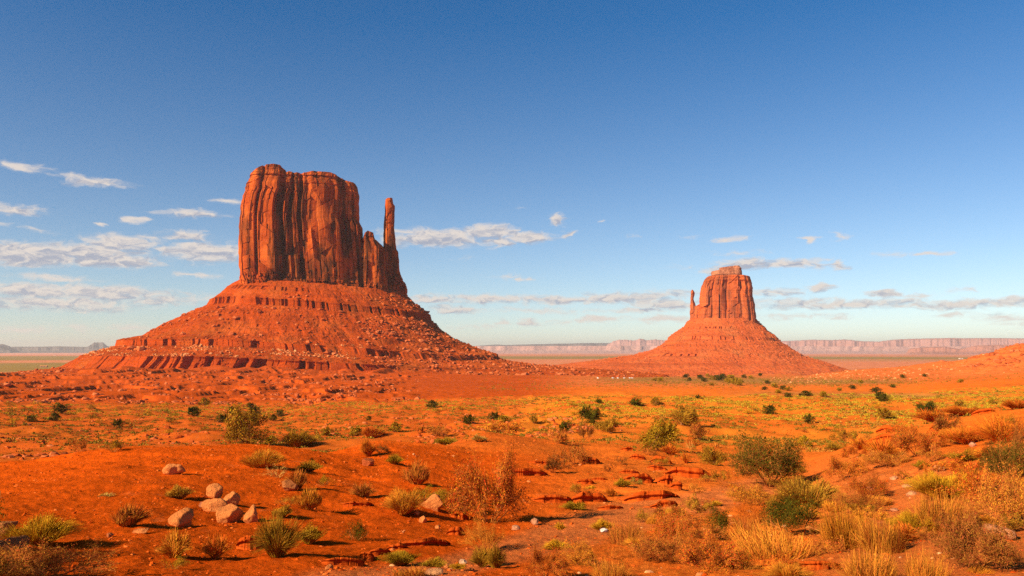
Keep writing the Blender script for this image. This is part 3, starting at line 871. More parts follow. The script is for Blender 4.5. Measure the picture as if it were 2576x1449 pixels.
# ------------------------------------------------------------------ far mesas and ridges
def ridge(name, pts, D, depth, mat_col, seed, label, rough=1.0, N=500, cliff_frac=.20, flat_back=True, footw=1.0):
    """pts: (px, row) skyline; a scarp with a cliff on top and a slope of debris below"""
    pxs = np.linspace(pts[0][0], pts[-1][0], N)
    top = np.interp(pxs, [p[0] for p in pts], [p[1] for p in pts])
    th = np.array([theta(p) for p in pxs])
    zt = np.array([slope(p, r) for p, r in zip(pxs, top)]) * D
    m = F and (HROW and 1)
    wob = fbm(pxs / 30, pxs * 0, 4, seed) * D * .02
    zt = zt + rough * (fbm(pxs / 3.0, pxs * 0 + 2, 4, seed + 4)) * D / F * .35
    edge = smooth(0, .03, (pxs - pxs[0]) / (pxs[-1] - pxs[0])) * smooth(0, .03, (pxs[-1] - pxs) / (pxs[-1] - pxs[0]))
    zt = PLAIN + (zt - PLAIN) * np.maximum(edge, .02)
    rings = [(-1.0, 0.0, 0), (-.62, .14, .4), (-.40, .26, .7), (-.2, .45, 1), (-.16, 1 - cliff_frac, 1.1), (-.11, 1 - cliff_frac * .5, 1.1), (-.06, .97, 1.1), (0, 1.0, 1.2), (.5, 1.0, 1), (1.2, .9, 0), (2.0, 0, 0)]
    V = []
    for (a, f, wv) in rings:
        dd = D + a * depth * footw + wob * wv * .5 + fbm(pxs / 19, pxs * 0 + a * .6, 4, seed + 9, .6) * depth * .05 * wv
        z = PLAIN - 2 + (zt - PLAIN) * f
        if f < .5: z = z + fbm(pxs / 4, pxs * 0 + a * 5, 3, seed + 15) * D / F * .35 * (f > 0)
        V.append(np.stack([dd * np.sin(th), dd * np.cos(th), z], -1))
    V = np.array(V)
    m, nt, b = new_mat(name + '_rock')
    c = mixc(nt, ramp(nt, noise_n(nt, .0015, 5, .6, (1, 1, 6)), .35, .65), mat_col[0], mat_col[1])
    c = mul_noise(nt, c, noise_n(nt, .02, 4, .6, (.15, .15, 6)), .8, 1.2)
    nt.links.new(c, b.inputs['Base Color'])
    bump(nt, b, noise_n(nt, .01, 6, .7), 40, .8)
    base = np.array([V[..., 0].mean(), V[..., 1].mean(), PLAIN])
    o = make_obj(name, (V - base).reshape(-1, 3), grid_faces(V.shape[1], V.shape[0]), m, loc=base, smooth_sh=True)
    tag(o, label, 'mesa')
    return o


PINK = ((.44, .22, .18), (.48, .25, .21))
SHADE_BLUE = ((.10, .09, .09), (.16, .13, .12))  # shade on the far mesas is put into this dark tone
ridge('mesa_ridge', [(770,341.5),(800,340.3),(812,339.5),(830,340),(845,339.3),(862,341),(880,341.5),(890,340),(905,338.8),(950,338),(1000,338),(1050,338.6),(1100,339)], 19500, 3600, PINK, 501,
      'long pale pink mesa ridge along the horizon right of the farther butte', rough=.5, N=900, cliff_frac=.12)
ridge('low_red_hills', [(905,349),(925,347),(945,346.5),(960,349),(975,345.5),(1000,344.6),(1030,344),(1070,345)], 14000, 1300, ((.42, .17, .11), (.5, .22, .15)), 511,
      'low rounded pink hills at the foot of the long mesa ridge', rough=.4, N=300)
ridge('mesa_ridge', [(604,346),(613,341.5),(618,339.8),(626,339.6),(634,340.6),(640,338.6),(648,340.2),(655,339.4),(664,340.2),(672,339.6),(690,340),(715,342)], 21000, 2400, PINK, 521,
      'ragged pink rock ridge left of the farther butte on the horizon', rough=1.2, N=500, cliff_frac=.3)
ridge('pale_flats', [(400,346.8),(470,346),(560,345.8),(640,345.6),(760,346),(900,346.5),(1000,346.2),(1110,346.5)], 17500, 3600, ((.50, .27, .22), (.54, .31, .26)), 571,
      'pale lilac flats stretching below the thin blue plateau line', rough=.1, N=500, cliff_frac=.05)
ridge('plateau', [(455,347),(480,345.5),(497,344.4),(506,344.9),(530,344.2),(560,343.6),(590,343),(615,343)], 23000, 2600, SHADE_BLUE, 531,
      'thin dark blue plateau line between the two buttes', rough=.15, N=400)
ridge('plateau', [(-60,346),(-20,346.5),(10,346.6),(40,346.6),(60,346.2),(90,346.9),(110,346.4),(125,347),(150,347)], 22000, 2500, SHADE_BLUE, 541,
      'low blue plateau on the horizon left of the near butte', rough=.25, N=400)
ridge('mesa', [(86,347.5),(90.5,344.6),(93.5,342.7),(94,342.3),(103,342.3),(103.6,342.9),(106,345.2),(110,347.5)], 20500, 1500, SHADE_BLUE, 551,
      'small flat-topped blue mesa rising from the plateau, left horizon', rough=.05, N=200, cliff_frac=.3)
ridge('mesa', [(-30,344.5),(-4,344),(3,344),(8,345.6),(12,347.5)], 20500, 1500, SHADE_BLUE, 561,
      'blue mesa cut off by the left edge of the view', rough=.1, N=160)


# ------------------------------------------------------------------ rubble strewn over slopes (beyond counting)
ICO_V = None


def ico():
    p = (1 + 5 ** .5) / 2
    v = np.array([(-1, p, 0), (1, p, 0), (-1, -p, 0), (1, -p, 0), (0, -1, p), (0, 1, p), (0, -1, -p), (0, 1, -p), (p, 0, -1), (p, 0, 1), (-p, 0, -1), (-p, 0, 1)], float)
    v /= np.linalg.norm(v[0])
    f = np.array([(0,11,5),(0,5,1),(0,1,7),(0,7,10),(0,10,11),(1,5,9),(5,11,4),(11,10,2),(10,7,6),(7,1,8),(3,9,4),(3,4,2),(3,2,6),(3,6,8),(3,8,9),(4,9,5),(2,4,11),(6,2,10),(8,6,7),(9,8,1)])
    return v, f


def rocks_mesh(P, size, rng, flat=.6):
    v, f = ico()
    n = len(P)
    jit = 1 + rng.uniform(-.32, .32, (n, 12, 1))
    sc = np.stack([rng.uniform(.7, 1.3, n), rng.uniform(.7, 1.3, n), rng.uniform(.4, .9, n) * flat / .6], -1)[:, None, :]
    a = rng.uniform(0, 2 * math.pi, n); c, s = np.cos(a)[:, None], np.sin(a)[:, None]
    V = v[None] * jit * sc
    V = np.stack([V[..., 0] * c - V[..., 1] * s, V[..., 0] * s + V[..., 1] * c, V[..., 2]], -1) * size[:, None, None] + P[:, None, :]
    Fc = (f[None] + (np.arange(n) * 12)[:, None, None]).reshape(-1, 3)
    return V.reshape(-1, 3), Fc


rng = np.random.default_rng(11)
M_SCREE = scatter_material('scree_rock', (.32, .055, .010), (.42, .085, .018), (.52, .15, .05))
M_SCREE2 = scatter_material('scree_rock_red', (.30, .06, .016), (.40, .09, .024), (.50, .14, .05))
M_PALE = scatter_material('pale_stone', (.42, .11, .028), (.56, .20, .065), (.64, .31, .13))
M_GRAVEL = scatter_material('gravel_stone', (.34, .045, .005), (.52, .085, .008), (.62, .15, .03))


def scree_on(fr, V, free, n, smin, smax, rowlo, rowhi, mat, name, label, seedmask, xr=None):
    W = local_to_world(fr, V)
    nv, nu = V.shape[:2]
    out = []
    tries = 0
    while sum(len(a) for a in out) < n and tries < 30:
        tries += 1
        i = rng.integers(1, nv, n * 3); j = rng.integers(0, int(nu * .86), n * 3)
        p = V[i, j]; w = W[i, j]
        row = HROW - F * w[:, 2] / np.hypot(w[:, 0], w[:, 1])
        den = smooth(-.15, .45, perlin(p[:, 0] / 45, p[:, 1] / 45, seedmask) + .5 * perlin(p[:, 0] / 14, p[:, 1] / 14, seedmask + 1))
        ok = (row > rowlo) & (row < rowhi) & (free[i, j] > .6) & (rng.random(len(i)) < den + .08)
        if xr: ok &= (p[:, 0] > xr[0]) & (p[:, 0] < xr[1])
        out.append(w[ok])
    P = np.concatenate(out)[:n]
    size = smin + (smax - smin) * rng.random(len(P)) ** 3.2
    v, f = rocks_mesh(P + np.array([0, 0, 1.0]) * size[:, None] * .15, size, rng)
    o = make_obj(name, v, f, mat)
    tag(o, label, 'rubble', kind='stuff')


scree_on(FW, WV, WFREE, 3400, .4, 3.2, 296, 377, M_SCREE, 'rubble', 'pale and red broken boulders strewn over the near butte slope', 5)
scree_on(FW, WV, WFREE, 1700, .4, 2.2, 345, 359, M_PALE, 'rubble', 'belt of pale boulders above the lowest cliff band of the near butte', 9, (-330, 60))
scree_on(FW, WV, WFREE, 2600, .6, 3.6, 305, 385, M_SCREE2, 'rubble', 'red boulder field down the right flank of the near butte', 15, (60, 420))
scree_on(FW, WV, WFREE, 130, 2.0, 6.0, 300, 378, M_SCREE2, 'rubble', 'largest fallen blocks on the near butte slope', 35)
scree_on(FE, EV, EFREE, 1900, .6, 3.4, 322, 362, M_SCREE2, 'rubble', 'loose red rubble on the farther butte slope', 25)


def scatter_ground(n, pxr, dr, mask=None, power=1.0):
    """random ground points spread evenly over the picture-facing wedge"""
    out = []
    while sum(len(a) for a in out) < n:
        th = rng.uniform(theta(pxr[0]), theta(pxr[1]), n * 2)
        u = rng.random(n * 2) ** power
        d = dr[0] * (dr[1] / dr[0]) ** u
        x, y = d * np.sin(th), d * np.cos(th)
        z = height(x, y)
        row = HROW - F * z / d
        px = 512 + F * np.tan(th)
        ok = np.ones(len(x), bool) if mask is None else (mask(x, y, d, px, row) > rng.random(len(x)))
        out.append(np.stack([x, y, z], -1)[ok])
    return np.concatenate(out)[:n]


P = scatter_ground(1100, (770, 1080), (650, 1010), lambda x, y, d, px, row: np.exp(-((row - np.interp(px, [780, 880, 975, 1060], [374, 371, 361, 362])) / 5.0) ** 2))
size = .35 + 1.0 * rng.random(len(P)) ** 3
v, f = rocks_mesh(P, size, rng); tag(make_obj('rubble', v, f, M_PALE), 'pale stones speckling the long slope below the right hand hill', 'rubble', kind='stuff')
P = scatter_ground(900, (940, 1100), (780, 1030), lambda x, y, d, px, row: smooth(930, 1010, px))
size = .6 + 3.0 * rng.random(len(P)) ** 4
v, f = rocks_mesh(P, size, rng); tag(make_obj('rubble', v, f, M_SCREE2), 'red rocks breaking the surface of the right hand hill', 'rubble', kind='stuff')
P = scatter_ground(2600, (-30, 420), (420, 900), lambda x, y, d, px, row: smooth(-.1, .4, perlin(x / 30, y / 30, 77)))
size = .4 + 1.6 * rng.random(len(P)) ** 3
v, f = rocks_mesh(P, size, rng); tag(make_obj('rubble', v, f, M_SCREE2), 'broken red stones on the gullied badlands', 'rubble', kind='stuff')
P = scatter_ground(4200, (-30, 620), (70, 400), lambda x, y, d, px, row: smooth(-.1, .4, perlin(x / 16, y / 16, 377)), power=.7)
size = .12 + .5 * rng.random(len(P)) ** 3
v, f = rocks_mesh(P, size, rng); tag(make_obj('rubble', v, f, M_SCREE), 'loose red stones between the bushes of the left valley', 'rubble', kind='stuff')
P = scatter_ground(20000, (-30, 1060), (7.5, 75), lambda x, y, d, px, row: .15 + smooth(-.2, .4, perlin(x / 2.2, y / 2.2, 177)) * np.where(px < 560, 1, .5), power=.8)
size = (.007 + .040 * rng.random(len(P)) ** 7) * np.interp(np.hypot(P[:, 0], P[:, 1]), [8, 20, 75], [.65, 1.1, 2.4])
v, f = rocks_mesh(P, size, rng); tag(make_obj('gravel', v, f, M_GRAVEL), 'red clods and gravel littering the near ground', 'gravel', kind='stuff')
P = scatter_ground(350, (380, 1040), (8, 60), lambda x, y, d, px, row: smooth(0, .5, perlin(x / 3, y / 3, 187)))
size = (.012 + .05 * rng.random(len(P)) ** 4) * np.interp(np.hypot(P[:, 0], P[:, 1]), [8, 20, 75], [.9, 1.3, 2.5])
v, f = rocks_mesh(P, size, rng); tag(make_obj('pebbles', v, f, M_PALE), 'scattered pale pebbles in the dry wash', 'pebbles', kind='stuff')


# ------------------------------------------------------------------ low scrub cover (beyond counting)
def tuft_cover(name, label, P, h, mat, k=20, spread=.9, upr=.6):
    n = len(P)
    hh = h[:, None]
    a = rng.uniform(0, 2 * math.pi, (n, k)); r = rng.random((n, k)) ** .6 * spread * hh
    cx = P[:, 0:1] + r * np.cos(a); cy = P[:, 1:2] + r * np.sin(a)
    cz = P[:, 2:3] + hh * (rng.random((n, k)) * .55 * (1.1 - r / (spread * hh + 1e-9)))
    C = np.stack([cx, cy, cz], -1)
    s = hh[..., None] * rng.uniform(.14, .34, (n, k, 1))
    d1 = rng.normal(size=(n, k, 3)); d1[..., 2] *= .4; d1 /= np.linalg.norm(d1, axis=-1, keepdims=True)
    d2 = rng.normal(size=(n, k, 3)) * .5; d2[..., 2] = np.abs(d2[..., 2]) + upr; d2 /= np.linalg.norm(d2, axis=-1, keepdims=True)
    V = np.stack([C - d1 * s * .6, C + d1 * s * .6, C + d2 * s * 1.3 + d1 * s * .25, C + d2 * s * 1.2 - d1 * s * .3], -2).reshape(-1, 3)
    Fc = np.arange(n * k * 4).reshape(-1, 4)
    o = make_obj(name, V, Fc, mat)
    tag(o, label, 'scrub', kind='stuff')


M_SCRUB_Y = scatter_material('yellow_scrub', (.26, .19, .012), (.38, .27, .02), (.50, .33, .035))
M_SCRUB_O = scatter_material('olive_scrub', (.085, .070, .008), (.17, .115, .012), (.34, .20, .03))
M_SCRUB_R = scatter_material('rust_scrub', (.28, .085, .012), (.38, .14, .02), (.48, .22, .04))


def m_yel(x, y, d, px, row):
    n = fbm(x / 28, y / 28, 3, 301)
    hill = smooth(520, 600, px) * smooth(120, 170, d)
    left = (1 - smooth(520, 600, px)) * smooth(230, 330, d) * .55
    return np.clip((hill + left) * smooth(-.5, .4, n), 0, 1) * (1 - smooth(390, 440, d))


def m_oli(x, y, d, px, row):
    n = fbm(x / 20, y / 20, 3, 311)
    return smooth(-.4, .5, n) * (1 - smooth(400, 440, d)) * .8


P = scatter_ground(21000, (-30, 1060), (75, 430), m_yel, power=.62)
d = np.hypot(P[:, 0], P[:, 1])
tuft_cover('scrub_cover', 'yellow green tufts covering the valley and low hill', P, rng.uniform(.18, .5, len(P)) * np.interp(d, [80, 400], [.9, 1.5]), M_SCRUB_Y)
P = scatter_ground(21000, (-30, 1060), (62, 430), m_oli, power=.7)
d = np.hypot(P[:, 0], P[:, 1])
tuft_cover('scrub_cover', 'dull olive low bushes dotting the valley', P, (.15 + .55 * rng.random(len(P)) ** 2) * np.interp(d, [62, 130, 400], [.45, .9, 1.6]), M_SCRUB_O)
P = scatter_ground(2600, (500, 1060), (70, 400), lambda x, y, d, px, row: smooth(.05, .5, fbm(x / 24, y / 24, 3, 331)), power=.7)
tuft_cover('scrub_cover', 'rust coloured low growth on the scrubby hill', P, rng.uniform(.2, .6, len(P)), M_SCRUB_R)
P = scatter_ground(5200, (480, 1060), (560, 1500), lambda x, y, d, px, row: np.clip(.18 + np.exp(-((row - 380) / 4.0) ** 2) * smooth(560, 640, px) * (1 - smooth(880, 960, px)) + .5 * np.exp(-((row - 391) / 3) ** 2), 0, 1), power=1.0)
tuft_cover('scrub_cover', 'green scrub on the flat before the farther butte', P, rng.uniform(.5, 1.5, len(P)), M_SCRUB_O, k=12)


# ------------------------------------------------------------------ haze: the valley air
def build_haze():
    m = bpy.data.materials.new('valley_air')
    m.use_nodes = True
    nt = m.node_tree
    nt.nodes.clear()
    v = nt.nodes.new('ShaderNodeVolumePrincipled')
    v.inputs['Color'].default_value = (.95, .90, .88, 1)
    v.inputs['Density'].default_value = HAZE
    v.inputs['Anisotropy'].default_value = 0.2
    o = nt.nodes.new('ShaderNodeOutputMaterial')
    nt.links.new(v.outputs[0], o.inputs['Volume'])
    x, y0, y1, zb, zt = 30000, -3000, 32000, PLAIN - 12, 318
    V = [(-x, y0, zb), (x, y0, zb), (x, y1, zb), (-x, y1, zb), (-x, y0, zt), (x, y0, zt), (x, y1, zt), (-x, y1, zt)]
    Fc = [(0, 3, 2, 1), (4, 5, 6, 7), (0, 1, 5, 4), (1, 2, 6, 5), (2, 3, 7, 6), (3, 0, 4, 7)]
    h = make_obj('haze', V, np.array(Fc), m)
    tag(h, kind='stuff')


HAZE = 3.4e-5
build_haze()


# ------------------------------------------------------------------ plants: one prototype mesh per kind, size about 1 x 1
def sticks(segs, sides=3):
    """segs: (n,8) p0 p1 r0 r1 -> verts, faces"""
    S = np.asarray(segs, float)
    p0, p1, r0, r1 = S[:, :3], S[:, 3:6], S[:, 6], S[:, 7]
    d = p1 - p0; d /= np.maximum(np.linalg.norm(d, axis=1, keepdims=True), 1e-9)
    a = np.cross(d, np.where(np.abs(d[:, 2:3]) > .9, [[1., 0, 0]], [[0, 0, 1.]])); a /= np.linalg.norm(a, axis=1, keepdims=True)
    b = np.cross(d, a)
    rings = []
    for p, r in ((p0, r0), (p1, r1)):
        for k in range(sides):
            t = 2 * math.pi * k / sides
            rings.append(p + (a * math.cos(t) + b * math.sin(t)) * r[:, None])
    V = np.stack(rings, 1)
    n = len(S)
    f = np.array([(k, (k + 1) % sides, sides + (k + 1) % sides, sides + k) for k in range(sides)])
    return V.reshape(-1, 3), (f[None] + (np.arange(n) * 2 * sides)[:, None, None]).reshape(-1, 4)


def blades(n, rg, base_r, spread, h0, h1, width, lean=.5, curve=.25, k=3, flat=.0):
    a = rg.uniform(0, 2 * math.pi, n)
    rb = base_r * np.sqrt(rg.random(n))
    base = np.stack([rb * np.cos(a), rb * np.sin(a), np.zeros(n)], -1)
    a2 = a + rg.normal(0, .5, n)
    ln = spread * rg.random(n) ** .6
    hh = rg.uniform(h0, h1, n) * np.sqrt(np.maximum(1 - (ln / (spread * 1.25)) ** 2, .05))
    w = np.stack([-np.sin(a2 + rg.normal(0, 1, n)), np.cos(a2 + rg.normal(0, 1, n)), np.zeros(n)], -1)
    w /= np.linalg.norm(w, axis=1, keepdims=True)
    wob = rg.normal(0, .02, (n, k + 1, 2))
    V = []
    for i in range(k + 1):
        t = i / k
        r = ln * (lean * t + (1 - lean) * t * t)
        z = hh * (t - curve * t * t * (ln / spread))
        c = base + np.stack([r * np.cos(a2) + wob[:, i, 0] * t, r * np.sin(a2) + wob[:, i, 1] * t, z], -1)
        ww = width * (1 - .75 * t) * .5
        V.append(c - w * ww); V.append(c + w * ww)
    V = np.stack(V, 1)
    m = 2 * (k + 1)
    f = np.array([(2 * i, 2 * i + 1, 2 * i + 3, 2 * i + 2) for i in range(k)])
    tips = V[:, -1]
    return V.reshape(-1, 3), (f[None] + (np.arange(n) * m)[:, None, None]).reshape(-1, 4), tips


def leaf_quads(C, size, rg, up=.3, asp=.5):
    n = len(C)
    d1 = rg.normal(size=(n, 3)); d1[:, 2] += up; d1 /= np.linalg.norm(d1, axis=1, keepdims=True)
    d2 = np.cross(d1, rg.normal(size=(n, 3))); d2 /= np.linalg.norm(d2, axis=1, keepdims=True)
    s = np.asarray(size).reshape(-1, 1) * rg.uniform(.6, 1.4, (n, 1))
    V = np.stack([C - d2 * s * asp * .5, C + d1 * s * .5 - d2 * s * asp * .1, C + d1 * s, C + d1 * s * .5 + d2 * s * asp * .6], 1)
    return V.reshape(-1, 3), np.arange(n * 4).reshape(-1, 4)


def branching(rg, n_main, depth, spread=.45, height=1.0, r0=.016, kids=3, droop=0.0, wild=.45):
    segs, tips = [], []

    def grow(p, d, ln, r, lev):
        k = 3
        for i in range(k):
            d = d + rg.normal(0, wild * .35, 3); d[2] += .06 - droop * .2 * lev; d /= np.linalg.norm(d)
            q = p + d * ln / k
            if q[2] < .02: q[2] = .02
            segs.append((*p, *q, r, r * .85)); r *= .85
            if lev < depth and i >= 1 - (lev > 0):
                for _ in range(kids if i == k - 1 else max(1, kids - 1)):
                    dd = d + rg.normal(0, wild, 3); dd /= np.linalg.norm(dd)
                    grow(q.copy(), dd, ln * rg.uniform(.5, .75), r * .72, lev + 1)
            p = q
        tips.append(p)
    for i in range(n_main):
        a = 2 * math.pi * (i + rg.random()) / n_main
        rr = spread * rg.uniform(.5, 1.25)
        d = np.array([math.cos(a) * rr, math.sin(a) * rr, height * rg.uniform(.35, .8)])
        grow(np.array([math.cos(a) * .04, math.sin(a) * .04, 0.]), d / np.linalg.norm(d), np.linalg.norm(d) * .62, r0, 0)
    return np.array(segs), np.array(tips)


_n = [0]


def norm_unit(*Vs):
    """scale several vertex arrays together to a width and a height of 1"""
    A = np.concatenate(Vs)
    lo = np.percentile(A, 1.0, axis=0); hi = np.percentile(A, 99.0, axis=0)
    w = max(hi[0] - lo[0], hi[1] - lo[1])
    s = np.array([1 / w, 1 / w, 1 / hi[2]])
    c = np.array([(hi[0] + lo[0]) / 2, (hi[1] + lo[1]) / 2, 0])
    _n[0] += 1
    out = []
    for V in Vs:
        V = (V - c) * s
        q = _n[0] * 3.7
        r = 1 + .42 * perlin(V[:, 0] * 2.2 + q, V[:, 1] * 2.2 - q, 5)
        hh = 1 + .50 * perlin(V[:, 0] * 3.4 - q, V[:, 1] * 3.4 + q, 7)
        lean = .12 * math.sin(q)
        out.append(np.stack([V[:, 0] * r + lean * V[:, 2] ** 2, V[:, 1] * r, V[:, 2] * hh], -1))
    top = np.percentile(out[0][:, 2], 98.5)
    return [V * np.array([1, 1, 1 / top]) for V in out]


def data_mesh(name, V, Fc, mat, sm=False):
    o = make_obj(name, V, Fc, mat, smooth_sh=sm)
    me = o.data
    bpy.data.objects.remove(o)
    return me


PROTO = {}


def protos():
    for lod, q in (('S', .35), ('M', 1.0), ('L', 2.4)):
        for var in range(3):
            rg = np.random.default_rng(1000 + var * 17 + len(lod) + int(q * 10))
            wd = {'S': .050, 'M': .026, 'L': .014}[lod]
            nb = int({'S': 220, 'M': 900, 'L': 2000}[lod])
            # dome of fine dry stems
            V, f, t = blades(nb, rg, .13, .5, .75, 1.05, wd, lean=.55, curve=.30, k=3 if lod != 'S' else 2)
            V, = norm_unit(V)
            PROTO['grass', lod, var] = [('stems', V, f, M_BLADE, 0)]
            # stiff upright straw
            V, f, t = blades(int(nb * .9), rg, .42, .26, .42, 1.15, wd * .8, lean=.7, curve=.10, k=3 if lod != 'S' else 2)
            V2, f2, t2 = blades(int(nb * .35), rg, .46, .35, .3, .6, wd * .8, lean=.6, curve=.3, k=2)
            V = np.concatenate([V, V2]); f = np.concatenate([f, f2 + len(V) - len(V2)])
            V[:, 1] *= .8
            V, = norm_unit(V)
            PROTO['straw', lod, var] = [('stems', V, f, M_BLADE, 0)]
            # green rabbitbrush with tiny flower heads
            V, f, t = blades(int(nb * 1.25), rg, .16, .48, .8, 1.0, wd, lean=.5, curve=.22, k=2)
            hv, hf = leaf_quads(np.repeat(t[::3], 2, 0) + rg.normal(0, .02, (len(t[::3]) * 2, 3)), wd * 1.1, rg, .8, .8)
            V, hv = norm_unit(V, hv)
            PROTO['brush', lod, var] = [('stems', V, f, M_BLADE, 0), ('flower_heads', hv, hf, M_FLOWER, 1)]
            # woody shrub: twigs and sparse leaves
            nm, dp = {'S': (6, 2), 'M': (9, 3), 'L': (11, 3)}[lod]
            sg, tp = branching(rg, nm, dp, .55, .9, .014 if lod != 'S' else .022, kids=2 if lod != 'L' else 3)
            tv, tf = sticks(sg)
            mids = sg[:, 3:6][sg[:, 7] < sg[:, 7].max() * .45]
            k = int({'S': 600, 'M': 4200, 'L': 15000}[lod])
            lc = mids[rg.integers(0, len(mids), k)] + rg.normal(0, .022, (k, 3)); lc[:, 2] = np.abs(lc[:, 2])
            lv, lf = leaf_quads(lc, {'S': .095, 'M': .050, 'L': .030}[lod], rg, .4, .55)
            tv, lv = norm_unit(tv, lv)
            PROTO['twiggy', lod, var] = [('branches', tv, tf, M_TWIG, 1), ('leaves', lv, lf, M_LEAF, 0)]
            PROTO['dead', lod, var] = [('branches', tv, tf, M_TWIG, 0)]
            # leafy low bush
            k = int({'S': 600, 'M': 3000, 'L': 9000}[lod])
            nl = 9
            cs = np.stack([rg.uniform(-.34, .34, nl), rg.uniform(-.34, .34, nl), rg.uniform(.2, .62, nl)], -1)
            cs[:, 2] *= 1 - 1.1 * (cs[:, 0] ** 2 + cs[:, 1] ** 2)
            ci = rg.integers(0, nl, k)
            dv = rg.normal(size=(k, 3)); dv /= np.linalg.norm(dv, axis=1, keepdims=True)
            lc = cs[ci] + dv * np.array([.2, .2, .26]) * (rg.random((k, 1)) ** .4) * rg.uniform(.7, 1.15, (nl, 1))[ci]
            lc[:, 2] = np.abs(lc[:, 2])
            lv, lf = leaf_quads(lc, {'S': .08, 'M': .038, 'L': .024}[lod], rg, .9, .45)
            sg, tp = branching(rg, 6, 1, .5, .7, .016, kids=2)
            tv, tf = sticks(sg)
            lv, tv = norm_unit(lv, tv)
            PROTO['leafy', lod, var] = [('leaves', lv, lf, M_LEAF, 0), ('branches', tv, tf, M_TWIG, 1)]
            # juniper: twisted trunk, clumpy crown
            k = int({'S': 1300, 'M': 8500, 'L': 14000}[lod])
            nl = 17
            a = rg.uniform(0, 2 * math.pi, nl); rr = .30 * np.sqrt(rg.random(nl))
            cs = np.stack([rr * np.cos(a), rr * np.sin(a), np.concatenate([rg.uniform(.16, .36, 7), rg.uniform(.4, .8, 10)])], -1)
            rad = rg.uniform(.15, .23, nl) * (1.15 - .45 * cs[:, 2])
            ci = rg.integers(0, nl, k)
            dv = rg.normal(size=(k, 3)); dv /= np.linalg.norm(dv, axis=1, keepdims=True)
            lc = cs[ci] + dv * rad[ci][:, None] * (rg.random((k, 1)) ** .3)
            lc[:, 2] = np.maximum(lc[:, 2], .08 + .05 * rg.random(k))
            lv, lf = leaf_quads(lc, {'S': .085, 'M': .036, 'L': .027}[lod], rg, 1.0, .6)
            segs = []
            for m_ in range(3):
                p = np.array([rg.normal(0, .02), rg.normal(0, .02), 0.]); tgt = cs[m_]
                for i in range(4):
                    qq = p + (tgt - p) / (4 - i) + rg.normal(0, .018, 3); segs.append((*p, *qq, .034 - .006 * i, .029 - .006 * i)); p = qq
            for m_ in range(3, nl):
                p = cs[m_ % 3] * .7; segs.append((*p, *cs[m_], .014, .006))
            tv, tf = sticks(segs, 5)
            lv, tv = norm_unit(lv, tv)
            PROTO['juniper', lod, var] = [('crown', lv, lf, M_LEAF, 0), ('trunk', tv, tf, M_TWIG, 1)]
    for kx, parts in list(PROTO.items()):
        PROTO[kx] = [(n, data_mesh(n, V, f, m), ci) for (n, V, f, m, ci) in parts]


protos()
WHITE_TWIG = (.50, .32, .22)
NAMES = {'grass': ('grass_clump', 'grass clump'), 'straw': ('straw_clump', 'grass clump'), 'brush': ('rabbitbrush', 'shrub'), 'twiggy': ('twiggy_shrub', 'shrub'),
         'dead': ('dead_shrub', 'shrub'), 'leafy': ('leafy_bush', 'bush'), 'juniper': ('juniper_tree', 'tree')}
COLS = {
 'gold': (.52, .19, .018), 'orange': (.50, .135, .014), 'straw': (.50, .18, .022), 'rust': (.40, .095, .010), 'brown': (.38, .12, .018), 'dkbrown': (.22, .075, .014),
 'olive': (.27, .13, .012), 'green': (.27, .150, .010), 'dkgreen': (.065, .055, .006), 'yellow': (.44, .21, .012), 'sage': (.36, .17, .020), 'pale': (.50, .30, .07), 'greygreen': (.22, .16, .025),
}
_pr = random.Random(99)
PLANTS = []


def plant(px, row, w, h, kind, colname, label, group=None, second=None, parts=True):
    x, y, z, d = hit(px, row)
    s = d / F
    W, H = w * s * 1.08, h * s * (.80 if kind in ('straw', 'brush') else 1.0)
    lod = 'S' if max(w, h) < 14 else ('M' if max(w, h) < 34 else 'L')
    c1 = COLS[colname]; j = _pr.uniform(.88, 1.12); c1 = tuple(a * j for a in c1)
    c2 = second or {'twiggy': (.42, .14, .03), 'dead': (.50, .24, .08), 'leafy': (.34, .12, .03), 'juniper': (.34, .15, .06), 'brush': (.50, .27, .02)}.get(kind, c1)
    var = _pr.randrange(3)
    name, cat = NAMES[kind]
    pr = PROTO[kind, lod, var]
    rz = _pr.uniform(0, 6.28)
    small = max(w, h) < 7 or not parts
    if len(pr) == 1 or small:
        o = bpy.data.objects.new(name, pr[0][1]); COL.objects.link(o); o.color = (*(c2 if pr[0][2] and kind != 'dead' else c1), 1)
        root = o
    else:
        root = bpy.data.objects.new(name, None); COL.objects.link(root)
        for (pn, me, ci) in pr:
            c = bpy.data.objects.new(pn, me); COL.objects.link(c); c.parent = root; c.color = (*(c2 if ci else c1), 1)
            if pn in ('flower_heads', 'leaves'): c['kind'] = 'stuff'
    root.location = (x, y, z - .03 * H); root.scale = (W, W, H); root.rotation_euler = (0, 0, rz)
    tag(root, label, cat, group)
    PLANTS.append((root, px, row))
    return root


G_J = 'junipers dotted over the valley floor'
G_S = 'shrubs on the near slope'
G_C = 'clumps of dry grass and straw on the near slope'
